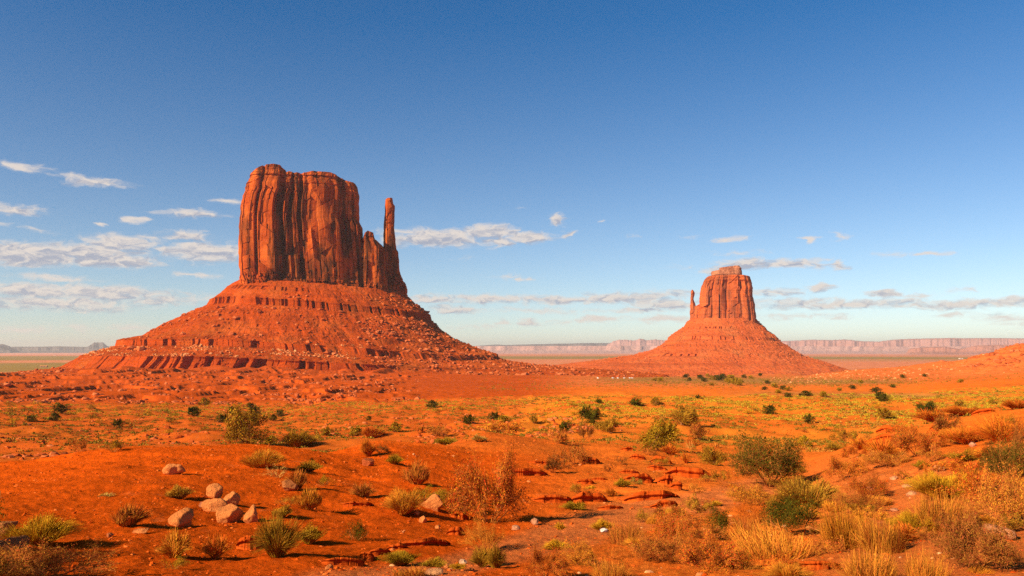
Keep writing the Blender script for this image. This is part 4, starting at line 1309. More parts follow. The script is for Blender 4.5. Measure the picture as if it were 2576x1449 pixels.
# (px, row of the foot, width, height, kind, colour, label)
T = [
 (38.6,545,47,29,'brush','yellow','round green brush with yellow tips beside boulders at the lower left edge',G_S),
 (50,578,96,28,'twiggy','brown','tangle of bare bleached twigs and dark leaves in the lower left corner',G_S),
 (12,583,60,26,'twiggy','brown','dark low shrub cut off by the lower left corner',G_S),
 (128,527,29,19,'grass','brown','dry brown clump left of the lone bean shaped boulder',G_C),
 (174,557.6,27,22,'grass','gold','golden vase shaped clump below the boulder cluster, left of a pair',G_C),
 (215.4,558,22,19,'grass','orange','orange vase shaped clump below the boulder cluster, right of a pair',G_C),
 (173,569,22,10,'leafy','green','small green plant under the golden vase shaped clump',G_S),
 (179,498,22,14,'brush','sage','pale green bush left of the boulder cluster on the knoll',G_S),
 (106,498,13,5,'brush','pale','tiny pale tuft alone on the bare left knoll',G_S),
 (114.4,451.7,18,9,'leafy','olive','olive bush on the crest of the left knoll, right of two',G_S),
 (77.3,452.5,15,11,'twiggy','brown','brown bush on the crest of the left knoll, left of two',G_S),
 (297.7,446.8,34,18,'brush','olive','wide olive brush with dark shadow on the knoll crest',G_S),
 (262.7,468.4,34,21,'brush','gold','big golden round brush on the knoll above bleached dead twigs',G_S),
 (275,478,20,13,'dead','pale','bleached dead twigs at the foot of the big golden brush',G_S),
 (310,470.8,23,11,'brush','olive','low olive brush right of the big golden one',G_S),
 (296.7,489.6,22,18,'grass','brown','dry clump leaning over a round boulder on the knoll',G_C),
 (325,484.4,14,8,'leafy','green','small bright green bush right of the boulder on the knoll',G_S),
 (308,509,25,19,'grass','gold','golden vase shaped clump with long shadow in the middle of the knoll',G_C),
 (286,505,16,8,'leafy','sage','pale green low plant left of the golden clump with long shadow',G_S),
 (281,517.4,18,13,'brush','olive','green brown brush right of the tall single boulder',G_S),
 (278,557,41,37,'grass','olive','largest olive brown clump with hair like stems, lower left of centre',G_C),
 (308.5,543,23,21,'brush','green','green gold brush right behind the largest olive clump',G_S),
 (356.5,541.6,22,19,'leafy','dkgreen','dark green bush alone on bare red gravel',G_S),
 (362.6,497.6,21,13,'grass','brown','dry clump beside the shadowed ground crack',G_C),
 (367.8,456,17,16,'grass','orange','orange clump above a red rock stub on the knoll',G_C),
 (381.7,452.5,14,7,'twiggy','dkbrown','dark low shrub touching an orange clump on the knoll',G_S),
 (395,463.6,16,11,'brush','green','round green brush alone on the smooth red slope',G_S),
 (416,485,26,22,'grass','brown','windblown brown clump casting a shadow across the crack',G_C),
 (424.5,500.4,36,13,'leafy','green','green low bush above the elongated boulder',G_S),
 (402.8,513,36,21,'grass','gold','straw coloured spreading clump left of the elongated boulder',G_C),
 (447,445,21,9,'brush','green','low green brush on the smooth slope near its crest',G_S),
 (490,524,70,70,'twiggy','rust','tallest reddish shrub in the centre, higher than all its neighbours',G_S),
 (458,511,36,22,'leafy','olive','green lower growth at the left foot of the tallest reddish shrub',G_S),
 (485,552,36,32,'dead','straw','pale bare upright twigs below the tallest reddish shrub',G_S),
 (400.8,564,34,14,'brush','green','green yellow brush under the split rock ledge',G_S),
 (432.7,569,21,12,'brush','green','round green brush by the flat pale stone at the bottom',G_S),
 (411,578,28,12,'straw','straw','pale straw clump cut by the bottom edge left of the flat stone',G_C),
 (482,566,24,16,'grass','olive','olive clump below the pale bare upright twigs',G_C),
 (457.5,570,15,8,'brush','yellow','small yellow green plant beside small white stones',G_S),
 (480,442,16,9,'brush','pale','pale green brush at the top of the smooth slope',G_S),
 (372,437.8,22,11,'grass','orange','straw orange clump on the crest above the rock stub',G_C),
 (437,435,20,10,'twiggy','brown','brown bush on the skyline of the near slope, left of centre',G_S),
 (420,434,12,8,'twiggy','rust','rust bush touching the brown one on the near skyline',G_S),
 (500,433,32,11,'twiggy','gold','broad straw brown bush on the near crest in the centre',G_S),
 (514,432,12,10,'twiggy','brown','brown bush at the right end of the broad straw one',G_S),
 (560,444,21,14,'twiggy','brown','brown bush with pale stems on the slope below two green junipers',G_S),
 (585.5,440,13,15,'twiggy','dkbrown','sparse narrow dark shrub between brown bush and spreading juniper',G_S),
 (576,464,23,20,'twiggy','brown','rounded brown bush above a dark shaded rock step',G_S),
 (556,472.5,25,16,'twiggy','dkbrown','dark spreading shrub at the end of the long rock ledge',G_S),
 (713.5,465,22,17,'juniper','olive','round olive juniper with pale trunk between ledges and dark thicket',G_J),
 (770,485,68,43,'twiggy','dkgreen','dark dense wide shrub right of centre, darkest of all','' ),
 (752,462,24,18,'twiggy','olive','olive shrub at the upper left of the darkest wide shrub',G_S),
 (609,471.6,14,9,'twiggy','brown','small brown shrub on the ledges, left of the flat slabs',G_S),
 (623,487,17,10,'brush','green','bright green brush tucked by the central rock slabs',G_S),
 (636.5,485,12,7,'leafy','greygreen','grey green plant under the overhanging central slab',G_S),
 (579,493,14,9,'leafy','olive','olive bush just above the rounded rock slab',G_S),
 (574.5,509.5,23,10,'brush','green','low green brush below the rounded rock slab',G_S),
 (612,497,14,8,'grass','orange','small dry clump right of the rounded rock slab',G_C),
 (590,490,12,5,'brush','yellow','yellowish low plant above the rounded slab',G_S),
 (559.6,530,12,10,'brush','yellow','yellow green tuft between two small boulders and the white stone',G_S),
 (602,531.5,20,13,'brush','yellow','golden green round brush beside the white stone',G_S),
 (628,545,38,27,'straw','brown','brown upright thicket right of the white stone',G_C),
 (644,522.5,18,12,'leafy','olive','olive bush behind the brown upright thicket',G_S),
 (669.6,517,25,10,'brush','yellow','yellow green low brush on the edge of the wash',G_S),
 (675,549,46,33,'twiggy','rust','sprawling brown shrub crossed by bare white branches',G_S),
 (681,552,16,26,'dead','straw','bare white forked branch standing in the sprawling brown shrub',G_S),
 (698.7,513,24,15,'twiggy','olive','brown green shrub at the left of the straw slope',G_S),
 (716,506,11,6,'brush','yellow','bright yellow green tuft above a brown green shrub',G_S),
 (750,505,42,18,'twiggy','gold','orange straw mass below the darkest wide shrub',G_S),
 (719.5,538,28,27,'leafy','dkgreen','dark green rounded bush amid brown tangles, lower right of centre',G_S),
 (750,523,34,20,'dead','rust','tangle of curved brown stems above the dark green bush',G_S),
 (748,541,24,27,'straw','brown','bundle of brown reed like stems right of the dark green bush',G_C),
 (772,558,66,32,'straw','straw','pale upright straw bank, left one near the bottom right',G_C),
 (789,535,50,34,'leafy','dkgreen','dark green broad bush behind the pale straw bank',G_S),
 (712,574,52,33,'twiggy','rust','brown twiggy shrub at the bottom, right of centre',G_S),
 (615.5,559,22,15,'dead','brown','small dead shrub on the sand below the brown thicket',G_S),
 (659,562,44,23,'twiggy','brown','low brown shrub with hollow shaded foot',G_S),
 (556,549.5,24,11,'brush','yellow','golden green low brush on open sand near tree shadow',G_S),
 (577,567,40,21,'twiggy','gold','golden brown shrub at the bottom centre',G_S),
 (545,577,38,27,'twiggy','rust','brown twiggy shrub cut by the bottom edge, centre',G_S),
 (612,581,44,22,'straw','straw','pale straw bank cut by the bottom edge, right of centre',G_C),
 (496,569,18,22,'grass','olive','dark olive clump beside the shadow of the tallest shrub',G_C),
 (685,463,10,10,'grass','orange','little orange clump behind the upper rock slabs',G_C),
 (657,465,20,7,'leafy','olive','low olive growth on the upper rock slabs',G_S),
 (696,493,17,8,'twiggy','straw','pale brown low shrub at the wash edge',G_S),
 (706,481,13,7,'leafy','sage','sage coloured low plant right of the upper slabs',G_S),
 (722,481,18,10,'twiggy','olive','olive shrub on sand left of the darkest wide shrub',G_S),
 (621.5,464,11,7,'twiggy','dkbrown','small dark shrub between the two shaded rock steps',G_S),
 (689.5,449.5,10,9,'dead','pale','dead grey shrub on red sand below the olive round bush',G_S),
 (674,449.5,11,5,'leafy','green','tiny green plant right of the big twin crowned juniper',G_S),
 (534,432.5,9,5,'leafy','green','tiny green bush on the crest right of centre',G_S),
 (834,451,15,9,'brush','olive','rounded brown green bush left of the orange clumps',G_S),
 (845.6,442.3,20,14,'twiggy','olive','olive shrub showing bare white branches at its foot',G_S),
 (863,450,24,11,'grass','orange','orange clump below the shrub with bare white branches',G_C),
 (852,459,19,13,'twiggy','rust','rust shrub left of the wide orange clump',G_S),
 (883.5,457,30,17,'grass','orange','wide orange clump with soft round top, right slope',G_C),
 (903,443.7,21,11,'leafy','green','green bush behind the wide orange clump',G_S),
 (918,456,37,24,'twiggy','rust','large open rust coloured shrub on the right slope',G_S),
 (947,434,26,16,'twiggy','dkbrown','dark olive brown shrub high on the right slope',G_S),
 (932,421.5,26,10,'grass','rust','rust clump on the right slope crest below the tilted slab',G_C),
 (962,415,34,7,'grass','rust','row of low rust growth along the right crest',G_C),
 (968,443,40,14,'grass','orange','low spreading orange clump on the right slope',G_C),
 (1000,444,36,22,'grass','orange','big orange clump near the right edge, upper slope',G_C),
 (1005,424,19,9,'leafy','olive','olive bush on top of the big orange clump near right edge',G_S),
 (885,467,34,14,'twiggy','straw','straw coloured bush above the bare sandy gap',G_S),
 (846,479,40,19,'twiggy','orange','orange brown shrub on the sandy bank right of the dark thicket',G_S),
 (965,462,28,14,'brush','olive','olive fine stemmed brush on the right slope',G_S),
 (963,476,26,15,'twiggy','rust','brown shrub directly below the olive fine stemmed brush',G_S),
 (932,461,18,13,'twiggy','brown','brown olive shrub left of the fine stemmed olive brush',G_S),
 (922,469,14,9,'brush','green','small green tuft left of the pale boulder on the right',G_S),
 (902,478,12,7,'twiggy','brown','small brown tuft beside a pale stone in the sandy gap',G_S),
 (1007,483,44,33,'twiggy','dkgreen','dark brown olive shrub by the right edge, middle height',G_S),
 (1024,470,24,36,'twiggy','dkbrown','dark shrub cut off by the right edge',G_S),
 (944,498,54,26,'brush','yellow','big green yellow brush above the golden straw bank',G_S),
 (808,509,64,34,'brush','sage','broad sage green brush below the darkest wide shrub',G_S),
 (865,497,36,19,'twiggy','rust','reddish brown shrub over the smooth round rock',G_S),
 (860,511,44,16,'twiggy','brown','brown low shrub under the smooth round rock',G_S),
 (940,529,58,36,'straw','straw','tall golden straw bank right of the sandy gap, upper one',G_C),
 (913,534,34,23,'brush','yellow','yellow green brush at the left end of the golden straw bank',G_S),
 (843,546,46,40,'straw','gold','straw thicket left half of the pair in the lower right',G_C),
 (882,550,52,34,'straw','straw','pale straw thicket right half of the pair in the lower right',G_C),
 (832,555,30,14,'twiggy','brown','brown twigs at the foot of the left straw thicket',G_S),
 (1003,523,46,42,'twiggy','straw','big straw brown shrub by the right edge casting a dark shadow',G_S),
 (975,500,30,27,'twiggy','rust','dry brown shrub between golden straw and the right edge shrub',G_S),
 (975,573,60,48,'twiggy','dkbrown','large leaning half dead shrub in the lower right corner',G_S),
 (870,584,58,36,'straw','straw','tall pale straw cut by the bottom edge, left one of two at lower right',G_C),
 (926,586,42,32,'straw','straw','tall pale straw cut by the bottom edge, right one of two at lower right',G_C),
 (736,528,18,10,'twiggy','brown','little brown shrub filling between dark green bushes',G_S),
 (690,530,26,14,'twiggy','brown','brown shrub above the sprawling one with white branches',G_S),
 (560,575,22,10,'twiggy','orange','orange shrub between two brown ones at the bottom',G_S),
 (1016,409,20,8,'grass','rust','rust clump at the right edge of the crest',G_C),
 (992,462,26,14,'grass','orange','orange clump between right edge shrubs',G_C),
 (905,433,16,7,'twiggy','rust','small rust shrub by the flat overhanging slab',G_S),
 (-52,556,60,58,'leafy','dkgreen','dark bush just outside the lower left edge, added to cast the long shadow',G_S),  # unseen bush, added to throw the long shadow in from the left
 (-48,590,70,40,'leafy','dkgreen','dark bush outside the lower left corner, added to cast a shadow into view',G_S),  # second unseen bush, added for the shadow along the bottom
 # valley junipers and bushes
 (244,443,36,32,'juniper','olive','tallest juniper of the left valley with forked pale trunks',G_J),
 (61,413,13,8,'juniper','dkgreen','dark juniper far left in the valley, largest of its trio',G_J),
 (53.5,421,10,7,'juniper','dkgreen','dark juniper below the largest of the far left trio',G_J),
 (31,422,8,6,'juniper','dkgreen','small juniper at the left of the far left trio',G_J),
 (119,427,10,7,'juniper','dkgreen','dark green juniper alone beyond the left knoll crest',G_J),
 (195,415.5,11,8,'juniper','dkgreen','juniper with shadow left of the tallest valley juniper, upper one',G_J),
 (203.5,405.5,10,7,'juniper','green','green juniper at the foot of the badlands',G_J),
 (220.5,423,12,8,'juniper','dkgreen','juniper just left of the tallest valley juniper',G_J),
 (233.5,415,10,8,'juniper','dkgreen','juniper straight above the tallest valley juniper',G_J),
 (250.5,408,7,5,'juniper','dkgreen','smaller juniper behind the tallest one, highest up',G_J),
 (255.7,414,10,7,'juniper','dkgreen','juniper above and right of the tallest valley juniper',G_J),
 (209,420,9,5,'leafy','olive','low olive bush between two junipers on the left valley floor',G_J),
 (12,414,8,5,'leafy','olive','small olive bush near the left edge of the valley',G_J),
 (273,421,7,6,'juniper','dkgreen','small juniper right of the tallest valley juniper, lower of two',G_J),
 (280,416.5,8,6,'juniper','dkgreen','small juniper right of the tallest valley juniper, upper of two',G_J),
 (271.5,444,11,8,'juniper','green','green bush beside the foot of the tallest valley juniper',G_J),
 (327.5,436,10,9,'juniper','green','round green juniper beyond the wide olive brush',G_J),
 (355,436,12,8,'juniper','green','green juniper right of the round one beyond the knoll',G_J),
 (319,440,8,6,'leafy','green','small green bush below the round juniper beyond the knoll',G_J),
 (395,432,13,9,'juniper','green','juniper with thin shadow on the green floor beyond the crest',G_J),
 (369,421,5,5,'juniper','dkgreen','tiny dark juniper in the centre left valley',G_J),
 (432,408,11,7.5,'juniper','dkgreen','dark juniper alone below the right flank of the near butte',G_J),
 (470,424.5,12,10,'juniper','dkgreen','juniper left of a pair on the valley floor, centre',G_J),
 (492,420,11,7.5,'juniper','dkgreen','dense juniper in the centre, left of the pair',G_J),
 (505,422.5,11,7,'juniper','green','lower juniper in the centre, right of the pair',G_J),
 (534,423.5,9,8,'juniper','olive','olive juniper left of the tall pair with shadows',G_J),
 (586,418.5,13,13,'juniper','dkgreen','rear juniper of the overlapping dark pair in the centre',G_J),
 (593,423.5,15,14,'juniper','dkgreen','front juniper of the overlapping dark pair in the centre',G_J),
 (564.5,433,13,12,'juniper','dkgreen','dark juniper below and left of the overlapping pair',G_J),
 (608,432.5,17,13,'juniper','olive','wide olive juniper below the overlapping pair',G_J),
 (598,430,8,7,'juniper','olive','small bush attached to the wide olive juniper',G_J),
 (684.5,425,27,17,'juniper','olive','broad umbrella shaped juniper with pale trunk on the scrub hill',G_J),
 (656,450,30,28,'juniper','green','big twin crowned juniper in the middle distance',G_J),
 (665,440,22,16,'juniper','green','right crown leaning from the big twin crowned juniper',G_J),
 (698.6,440,17,15,'juniper','brown','olive brown round bush below the umbrella shaped juniper',G_J),
 (634.5,406,13,7,'juniper','dkgreen','dark juniper on the skyline of the scrub hill, left one',G_J),
 (656,405.5,10,8,'juniper','olive','juniper with visible trunk on the scrub hill skyline',G_J),
 (598,403,7,4,'juniper','dkgreen','tiny juniper left of the scrub hill skyline pair',G_J),
 (771,415,12,9,'juniper','dkgreen','dark round juniper on the scrub hill right of the umbrella one',G_J),
 (806,447,13,10,'juniper','green','bright green round juniper on bare red sand',G_J),
 (809.6,423.5,9,9,'juniper','dkgreen','egg shaped dark juniper above the bright green round one',G_J),
 (885,418,11,9,'juniper','olive','olive juniper on the slope left of the large dark round one',G_J),
 (926.5,413.5,14,10,'juniper','dkgreen','large dark round juniper just above the right slope',G_J),
 (881,399.5,8,7,'juniper','dkgreen','juniper of an overlapping pair on the right scrub, rear one',G_J),
 (885,402.5,9,8,'juniper','dkgreen','juniper of an overlapping pair on the right scrub, front one',G_J),
 (788,398,7,5,'juniper','dkgreen','small juniper on the scrub hill crest right of centre',G_J),
 (805,396,12,5,'juniper','dkgreen','wide low juniper on the crest beneath the farther butte slope',G_J),
 (822.6,397,6,5,'juniper','green','small green juniper right of the wide low crest juniper',G_J),
 (876.6,392.5,8,5,'juniper','dkgreen','juniper on the flat beyond the crest, right part',G_J),
 (698.6,399,5,4,'juniper','dkgreen','tiny juniper breaking the crest below the farther butte',G_J),
 (960,407,8,5,'juniper','olive','low olive juniper near the right crest',G_J),
 (993,404,7,4,'juniper','green','small green bush beyond the right crest near the edge',G_J),
]
for t in T:
    plant(*t[:7], group=t[7] or G_S)

# junipers on the green flat in front of the farther butte
rj = random.Random(5)
for (px, row, w) in [(680,375.5,4),(686,378,5),(689,381,4),(697,376,4),(701,379,5),(704,382,5),(708,377,4),(712,380,5),(717,378.5,4),(721,381,7),(724,378,5),(727,383,5),(730,380,6),(733,384,6),
                     (736,381,4),(738,386,6),(741,383,5),(655,381,4),(661,381.5,5),(760,376,3.5),(768,384,4),(775,388,5),(783,390,5),(789,391,5),(765,390,4),(779,394,5),(751,379,4),(744,378,4),(712,386,4),
                     (839,391,4),(852,389.5,5),(903,378,4),(861,383,3.5),(925,377,3.5),(960,383,4),(892,388,4)]:
    plant(px, row, w * 1.25, w * .85, 'juniper', 'green' if rj.random() < .6 else 'dkgreen', 'small far juniper on the green flat before the farther butte', 'far junipers on the flat', parts=False)

# scrub filling the gaps between the larger shrubs of the right hand slope
nf = 0
while nf < 78:
    px = rj.uniform(640, 1030); row = rj.uniform(432, 582)
    if 880 < px < 925 and 465 < row < 525: continue
    if px < 760 and 462 < row < 505: continue
    if px > 700 and row < 475 - (px - 700) * .05 and px < 830: continue
    w = rj.uniform(14, 30) * np.interp(row, [430, 580], [.6, 1.25])
    kd = rj.choice(['twiggy', 'twiggy', 'dead', 'grass', 'straw'])
    cn = {'twiggy': ['rust', 'brown', 'gold', 'orange', 'olive'], 'dead': ['brown', 'straw'], 'grass': ['orange', 'gold', 'brown'], 'straw': ['straw', 'gold']}[kd]
    cn = rj.choice(cn)
    plant(px, row, w, w * rj.uniform(.35, .62), kind=kd, colname=cn, label='low %s scrub filling gaps between the larger shrubs of the right slope' % {'twiggy': 'twiggy', 'dead': 'leafless', 'grass': 'dry grass', 'straw': 'straw'}[kd],
          group='gap filling %s scrub on the right slope' % {'twiggy': 'twiggy', 'dead': 'leafless', 'grass': 'grassy', 'straw': 'straw'}[kd])
    nf += 1

# small valley bushes one can still tell apart
vb = 0
while vb < 125:
    px = rj.uniform(0, 1010); row = rj.uniform(405, 442)
    x, y, z, d = hit(px, row)
    if d < 90 or (px < 560 and row > 438): continue
    w = rj.uniform(4, 9)
    plant(px, row, w, w * .55, 'leafy' if rj.random() < .7 else 'twiggy', rj.choice(['olive', 'olive', 'green', 'yellow', 'brown']), 'small low bush among many on the scrubby valley floor', 'small bushes of the valley floor', parts=False)
    vb += 1


# ------------------------------------------------------------------ boulders and ledges
def boulder(px, row, w, h, label, col=(.60, .30, .17), seed=0, yaw=None, tilt=0.0, sub=3, squareness=.2, name='boulder', depth=.8, sink=.22):
    import bmesh
    bm = bmesh.new()
    bmesh.ops.create_icosphere(bm, subdivisions=4 if w > 9 else 2, radius=1.0)
    rg = random.Random(seed)
    V = np.array([v.co[:] for v in bm.verts])
    # cut by random planes so that it has facets
    for _ in range(12):
        n = np.array([rg.gauss(0, 1), rg.gauss(0, 1), rg.gauss(0, .8)]); n /= np.linalg.norm(n)
        k = rg.uniform(.50, .88)
        dd = V @ n
        V = V - np.outer(np.maximum(dd - k, 0) * .97, n)
    V = V * (1 + .20 * noise3(V * 1.0 + seed * 3.1, seed, 5)[:, None])
    lo, hi = V.min(0), V.max(0)
    V = (V - (lo + hi) / 2) / (hi - lo)
    x, y, z, d = hit(px, row)
    s = d / F
    V = V * np.array([w * s, w * s * depth, h * s * (1 + sink)])
    if tilt:
        c, sn = math.cos(tilt), math.sin(tilt)
        V = np.stack([V[:, 0] * c - V[:, 2] * sn, V[:, 1], V[:, 0] * sn + V[:, 2] * c], -1)
    faces = np.array([[v.index for v in f.verts] for f in bm.faces])
    bm.free()
    o = make_obj(name, V, faces, M_STONE, smooth_sh=(w > 9))
    hd = Vector((x, y, 0)).normalized()
    back = w * s * depth * .4
    o.location = (x + hd.x * back, y + hd.y * back, float(height(x + hd.x * back, y + hd.y * back)) + h * s * (.5 - sink * .5))
    o.rotation_euler = (0, 0, -math.atan2(x, y))
    o.color = (*col, 1)
    tag(o, label, 'rock', 'pale boulders' if name == 'boulder' else None)
    return o


PK = (.70, .235, .065)
B = [
 (173.6,476,20,10,'pale flat boulder with dark mottled top, alone high on the knoll',PK,1,.1),
 (214.4,499,15,13,'topmost boulder of the pale cluster on the knoll',PK,2,0),
 (214,512.5,23,14,'left boulder of the pale cluster on the knoll',PK,3,-.15),
 (231,507.5,16,13,'squarish boulder at the back right of the pale cluster',PK,4,0),
 (229.8,521.5,25,16,'largest boulder at the front of the pale cluster',PK,5,.05),
 (250.8,522.5,14,17,'tall pointed boulder right of the pale cluster',PK,6,0),
 (181.6,525,21,17,'lone bean shaped boulder left of the pale cluster',PK,7,-.5),
 (6,532,18,10,'shaded brown boulder touching the left edge, upper one',(.42,.15,.05),8,.2),
 (14,552,28,15,'brown boulder beside the green brush at the left edge, lower one',(.44,.17,.06),9,-.4),
 (2,542,12,9,'small brown boulder squeezed at the left edge',(.40,.13,.04),10,.3),
 (141,536,15,4,'flat pale slab stone lying below the dry brown clump',PK,11,0),
 (290,492,14,11,'round brown boulder under the leaning dry clump',(.44,.15,.045),12,.2),
 (432.7,511,20,15,'elongated pale boulder tilted beside the tallest shrub',PK,13,-.55),
 (416.5,515,7,4.5,'small pale stone left of its larger twin below the elongated boulder',PK,14,0),
 (423,519.5,8,7,'small pale stone right of its twin below the elongated boulder',PK,15,0),
 (437.5,529,5.5,4.5,'round pale pebble like rock above the split ledge',PK,16,0),
 (433.5,575,19,6.5,'long flat pale stone at the bottom edge',(.60,.29,.12),17,0),
 (446.6,564.5,9,4.5,'pale stone between green brush and white stones',PK,18,0),
 (463,562,8,5,'white stone cluster rock by the bottom, left of the olive clump',(.72,.45,.27),19,0),
 (472,570,6,4,'small pale rock under the white stone',PK,20,0),
 (329,572.5,8,6.5,'pinkish rock near the bottom beside the ledge foot',PK,21,0),
 (516,529,9,5.5,'small grey pink boulder on sand, left of two in the centre',(.54,.25,.13),22,0),
 (534.6,525.5,8,6.5,'small grey pink boulder on sand, right of two in the centre',(.54,.25,.13),23,0),
 (604,534,8,3.6,'bright white crumpled stone beside the golden green brush',(.85,.80,.72),24,0),
 (868,497,18,8,'smooth round red rock under the reddish shrub',(.50,.15,.06),25,0),
 (938.6,470.5,11,7,'pale rounded boulder on the right slope',(.60,.24,.10),26,0),
 (893.7,478.8,7,3.2,'pale stone at the top of the sandy gap',(.60,.26,.12),27,0),
 (907,488,9,3,'flat pale stone in the middle of the sandy gap',(.62,.27,.12),28,0),
 (911.6,497,9,4.5,'pale cracked stone lower in the sandy gap',(.62,.27,.12),29,0),
 (972.7,447,6,4,'small pale rock on the upper right slope',(.55,.26,.15),30,0),
 (998,543,28,11,'broad flat pale rock in the lower right',(.60,.25,.11),31,0),
 (894,512.5,7,3,'small pale stone at the bottom of the sandy gap',(.60,.26,.12),32,0),
 (247,520,6,3,'chip of pale rock at the foot of the pointed boulder',PK,33,0),
 (203,509,8,5,'low reddish stone left of the pale cluster',(.46,.17,.08),34,0),
 (110,538,6,4,'red stone left of the flat pale slab stone',(.45,.14,.05),35,0),
 (368,464.5,12,7,'red rock stub standing on the smooth knoll',(.42,.10,.03),36,0),
]
for b in B:
    boulder(*b[:5], col=b[5], seed=b[6], tilt=b[7])


def ledge(px, row, w, h, label, seed, depth=.9, tiltx=0.0, yaw=0.0):
    """a bed of sandstone: its top runs back into the slope, its broken front edge stands proud and is undercut"""
    x, y, z, d = hit(px, row)
    s = d / F
    W, Hh = w * s * 1.25, h * s * .95
    dep = max(W * .75, Hh * 3.0)
    nu, nvv = 110, 26
    u = np.linspace(-1, 1, nu)
    hd = np.array([x, y]) / math.hypot(x, y); sd = np.array([hd[1], -hd[0]])
    c, sn = math.cos(yaw), math.sin(yaw)
    ax = sd * c + hd * sn; ay = hd * c - sd * sn
    # broken front line made of blocks
    cellv, cell_e = worley(u * 1.7 + seed * 7.7, u * 0 + .5 + seed, seed)
    front = -.05 * (cellv - .5) * 2 + .26 * fbm(u * 1.1 + seed, u * 0, 3, seed + 1, .4) + .5 * np.abs(u) ** 3
    gap = 1 - smooth(0, .05, cell_e)
    lip = Hh * (.80 + .06 * (cellv - .5) + .2 * fbm(u * 1.2 + seed, u * 0 + 3, 2, seed + 4)) * (1 - np.abs(u) ** 3) * (1 - .12 * gap)
    front = front + gap * .05
    rows_ = []

    def put(off, zrel, absolute=None):
        P = np.array([x, y]) + u[:, None] * .5 * W * ax + (front * dep * .5 + off)[:, None] * ay
        g = height(P[:, 0], P[:, 1], False)
        rows_.append(np.stack([P[:, 0] - x, P[:, 1] - y, g + zrel - z], -1))
    nz = lambda k, a: a * fbm(u * 2.2 + k * .9, u * 0 + k, 3, seed + 8)
    put(0 * u + Hh * .25, -.5 * Hh + 0 * u)
    put(Hh * .20 + nz(1, .06 * Hh), 0 * u - .05 * Hh)
    put(Hh * .34 + nz(2, .08 * Hh), lip * .22)
    put(Hh * .30 + nz(3, .08 * Hh), lip * .40)
    put(Hh * .04 + nz(4, .08 * Hh), lip * .50)
    put(-.02 * Hh + nz(5, .08 * Hh), lip * .66)
    put(Hh * .03 + nz(6, .06 * Hh), lip * .72)
    put(0 * Hh + nz(7, .06 * Hh), lip * .90)
    put(Hh * .10 + nz(8, .05 * Hh), lip * 1.0)
    for k in range(1, nvv):
        t = k / (nvv - 1)
        P = 0
        fall = (1 - t) ** 1.1
        rip = .06 * Hh * fbm(u * 5 + t, u * 0 + t * 6, 3, seed + 12)
        put(Hh * .10 + t * dep + 0 * u, lip * fall + rip - t * .10 * Hh - .02)
    V = np.array(rows_); V[2:, :, 2] += .05
    o = make_obj('rock_ledge', V.reshape(-1, 3), grid_faces(nu, len(rows_)), M_LEDGE, smooth_sh=True)
    o.location = (x, y, z)
    tag(o, label, 'rock', 'sandstone ledges')
    return o


LG = [
 (425.5,549.5,46,11,'largest broken red ledge in the lower middle',1,0,.25),
 (456.5,537,15,10,'block shaped red ledge at the right end of the broken row',2,0,.1),
 (398,552.5,17,8,'squared red ledge block left of the largest one',3,0,0),
 (367,559.5,11,5.5,'small squared block in the row of broken ledges',4,0,0),
 (381,556.5,19,6,'low red ledge between two squared blocks',5,0,.3),
 (346,566,34,6,'long low ledge at the left end of the broken row',6,0,.3),
 (250,549,20,13,'dark ledge behind the largest olive clump',7,0,0),
 (461,519.5,14,7,'red ledge at the foot of the tallest shrub',8,0,.2),
 (360,507.5,24,5,'dark undercut ledge on the knoll right of the golden clump',10,0,.2),
 (522,476.5,44,9,'long smooth ledge below the bare slope in the centre',12,0,.12),
 (555,502.5,32,8,'low ledge right of the tallest shrub shadow',13,0,.25),
 (590,503,32,12,'rounded rock slab in the centre with shaded right end',14,0,.2),
 (655,501,46,11,'broad central slab sloping to the wash',15,0,.3),
 (667,508,24,8,'stepped block below the broad central slab',16,0,.45),
 (690,477.5,38,11,'upper right slab with cracked shaded edge',17,0,.1),
 (657,469.5,15,4,'thin plate on top of the upper slabs',18,0,0),
 (640,482,24,9,'overhanging slab in the middle of the ledges',19,0,.2),
 (669,484,12,10,'upright broken block among the slabs',20,0,.5),
 (678,489,10,8,'leaning boulder like block at the end of the slabs',21,0,.3),
 (591,463.5,15,7,'dark shaded rock step behind the rounded brown bush',22,0,0),
 (627.6,450.5,11,4,'small shaded rock step higher on the slope',23,0,0),
 (638,459.5,13,6,'red rock step below the small shaded one',24,0,0),
 (661,463.5,18,8,'ledge under the low olive growth',25,0,0),
 (586,484,14,5,'flat red plate left of the central slabs',26,0,.1),
 (600,481,13,3,'thin red plate right of the flat one',27,0,.1),
 (733,488.5,10,3,'small flat plate by the wash, right side',28,0,0),
 (982.5,414,15,5,'tilted slab on the right crest',29,-.25,0),
 (892.5,434,22,7,'flat red slab on the right ridge, upper of two',30,0,0),
 (886,440,27,6,'overhanging red slab on the right ridge, lower of two',31,0,0),
 (936,429,9,4,'small shaded ledge under the dark olive brown shrub',32,0,0),
 (800,572,60,7,'low red rock bank at the lower right bottom',33,0,.1),
 (541,464,20,3,'thin ledge line on the bare central slope',34,0,.1),
 (630,474,16,4,'narrow ledge left of the thin plate',35,0,.15),
 (612,510,20,4,'low ledge at the edge of the wash below the rounded slab',36,0,.2),
]
for l in LG:
    ledge(*l[:6], tiltx=l[6], yaw=l[7])


# ------------------------------------------------------------------ tiny far things made by people
M_WHITE, _nt, _b = new_mat('white_paint'); _b.inputs['Base Color'].default_value = (.75, .72, .68, 1); _b.inputs['Roughness'].default_value = .4
M_DARK, _nt, _b = new_mat('dark_glass'); _b.inputs['Base Color'].default_value = (.03, .03, .035, 1)
M_WOOD, _nt, _b = new_mat('weathered_boards'); _b.inputs['Base Color'].default_value = (.36, .20, .12, 1)


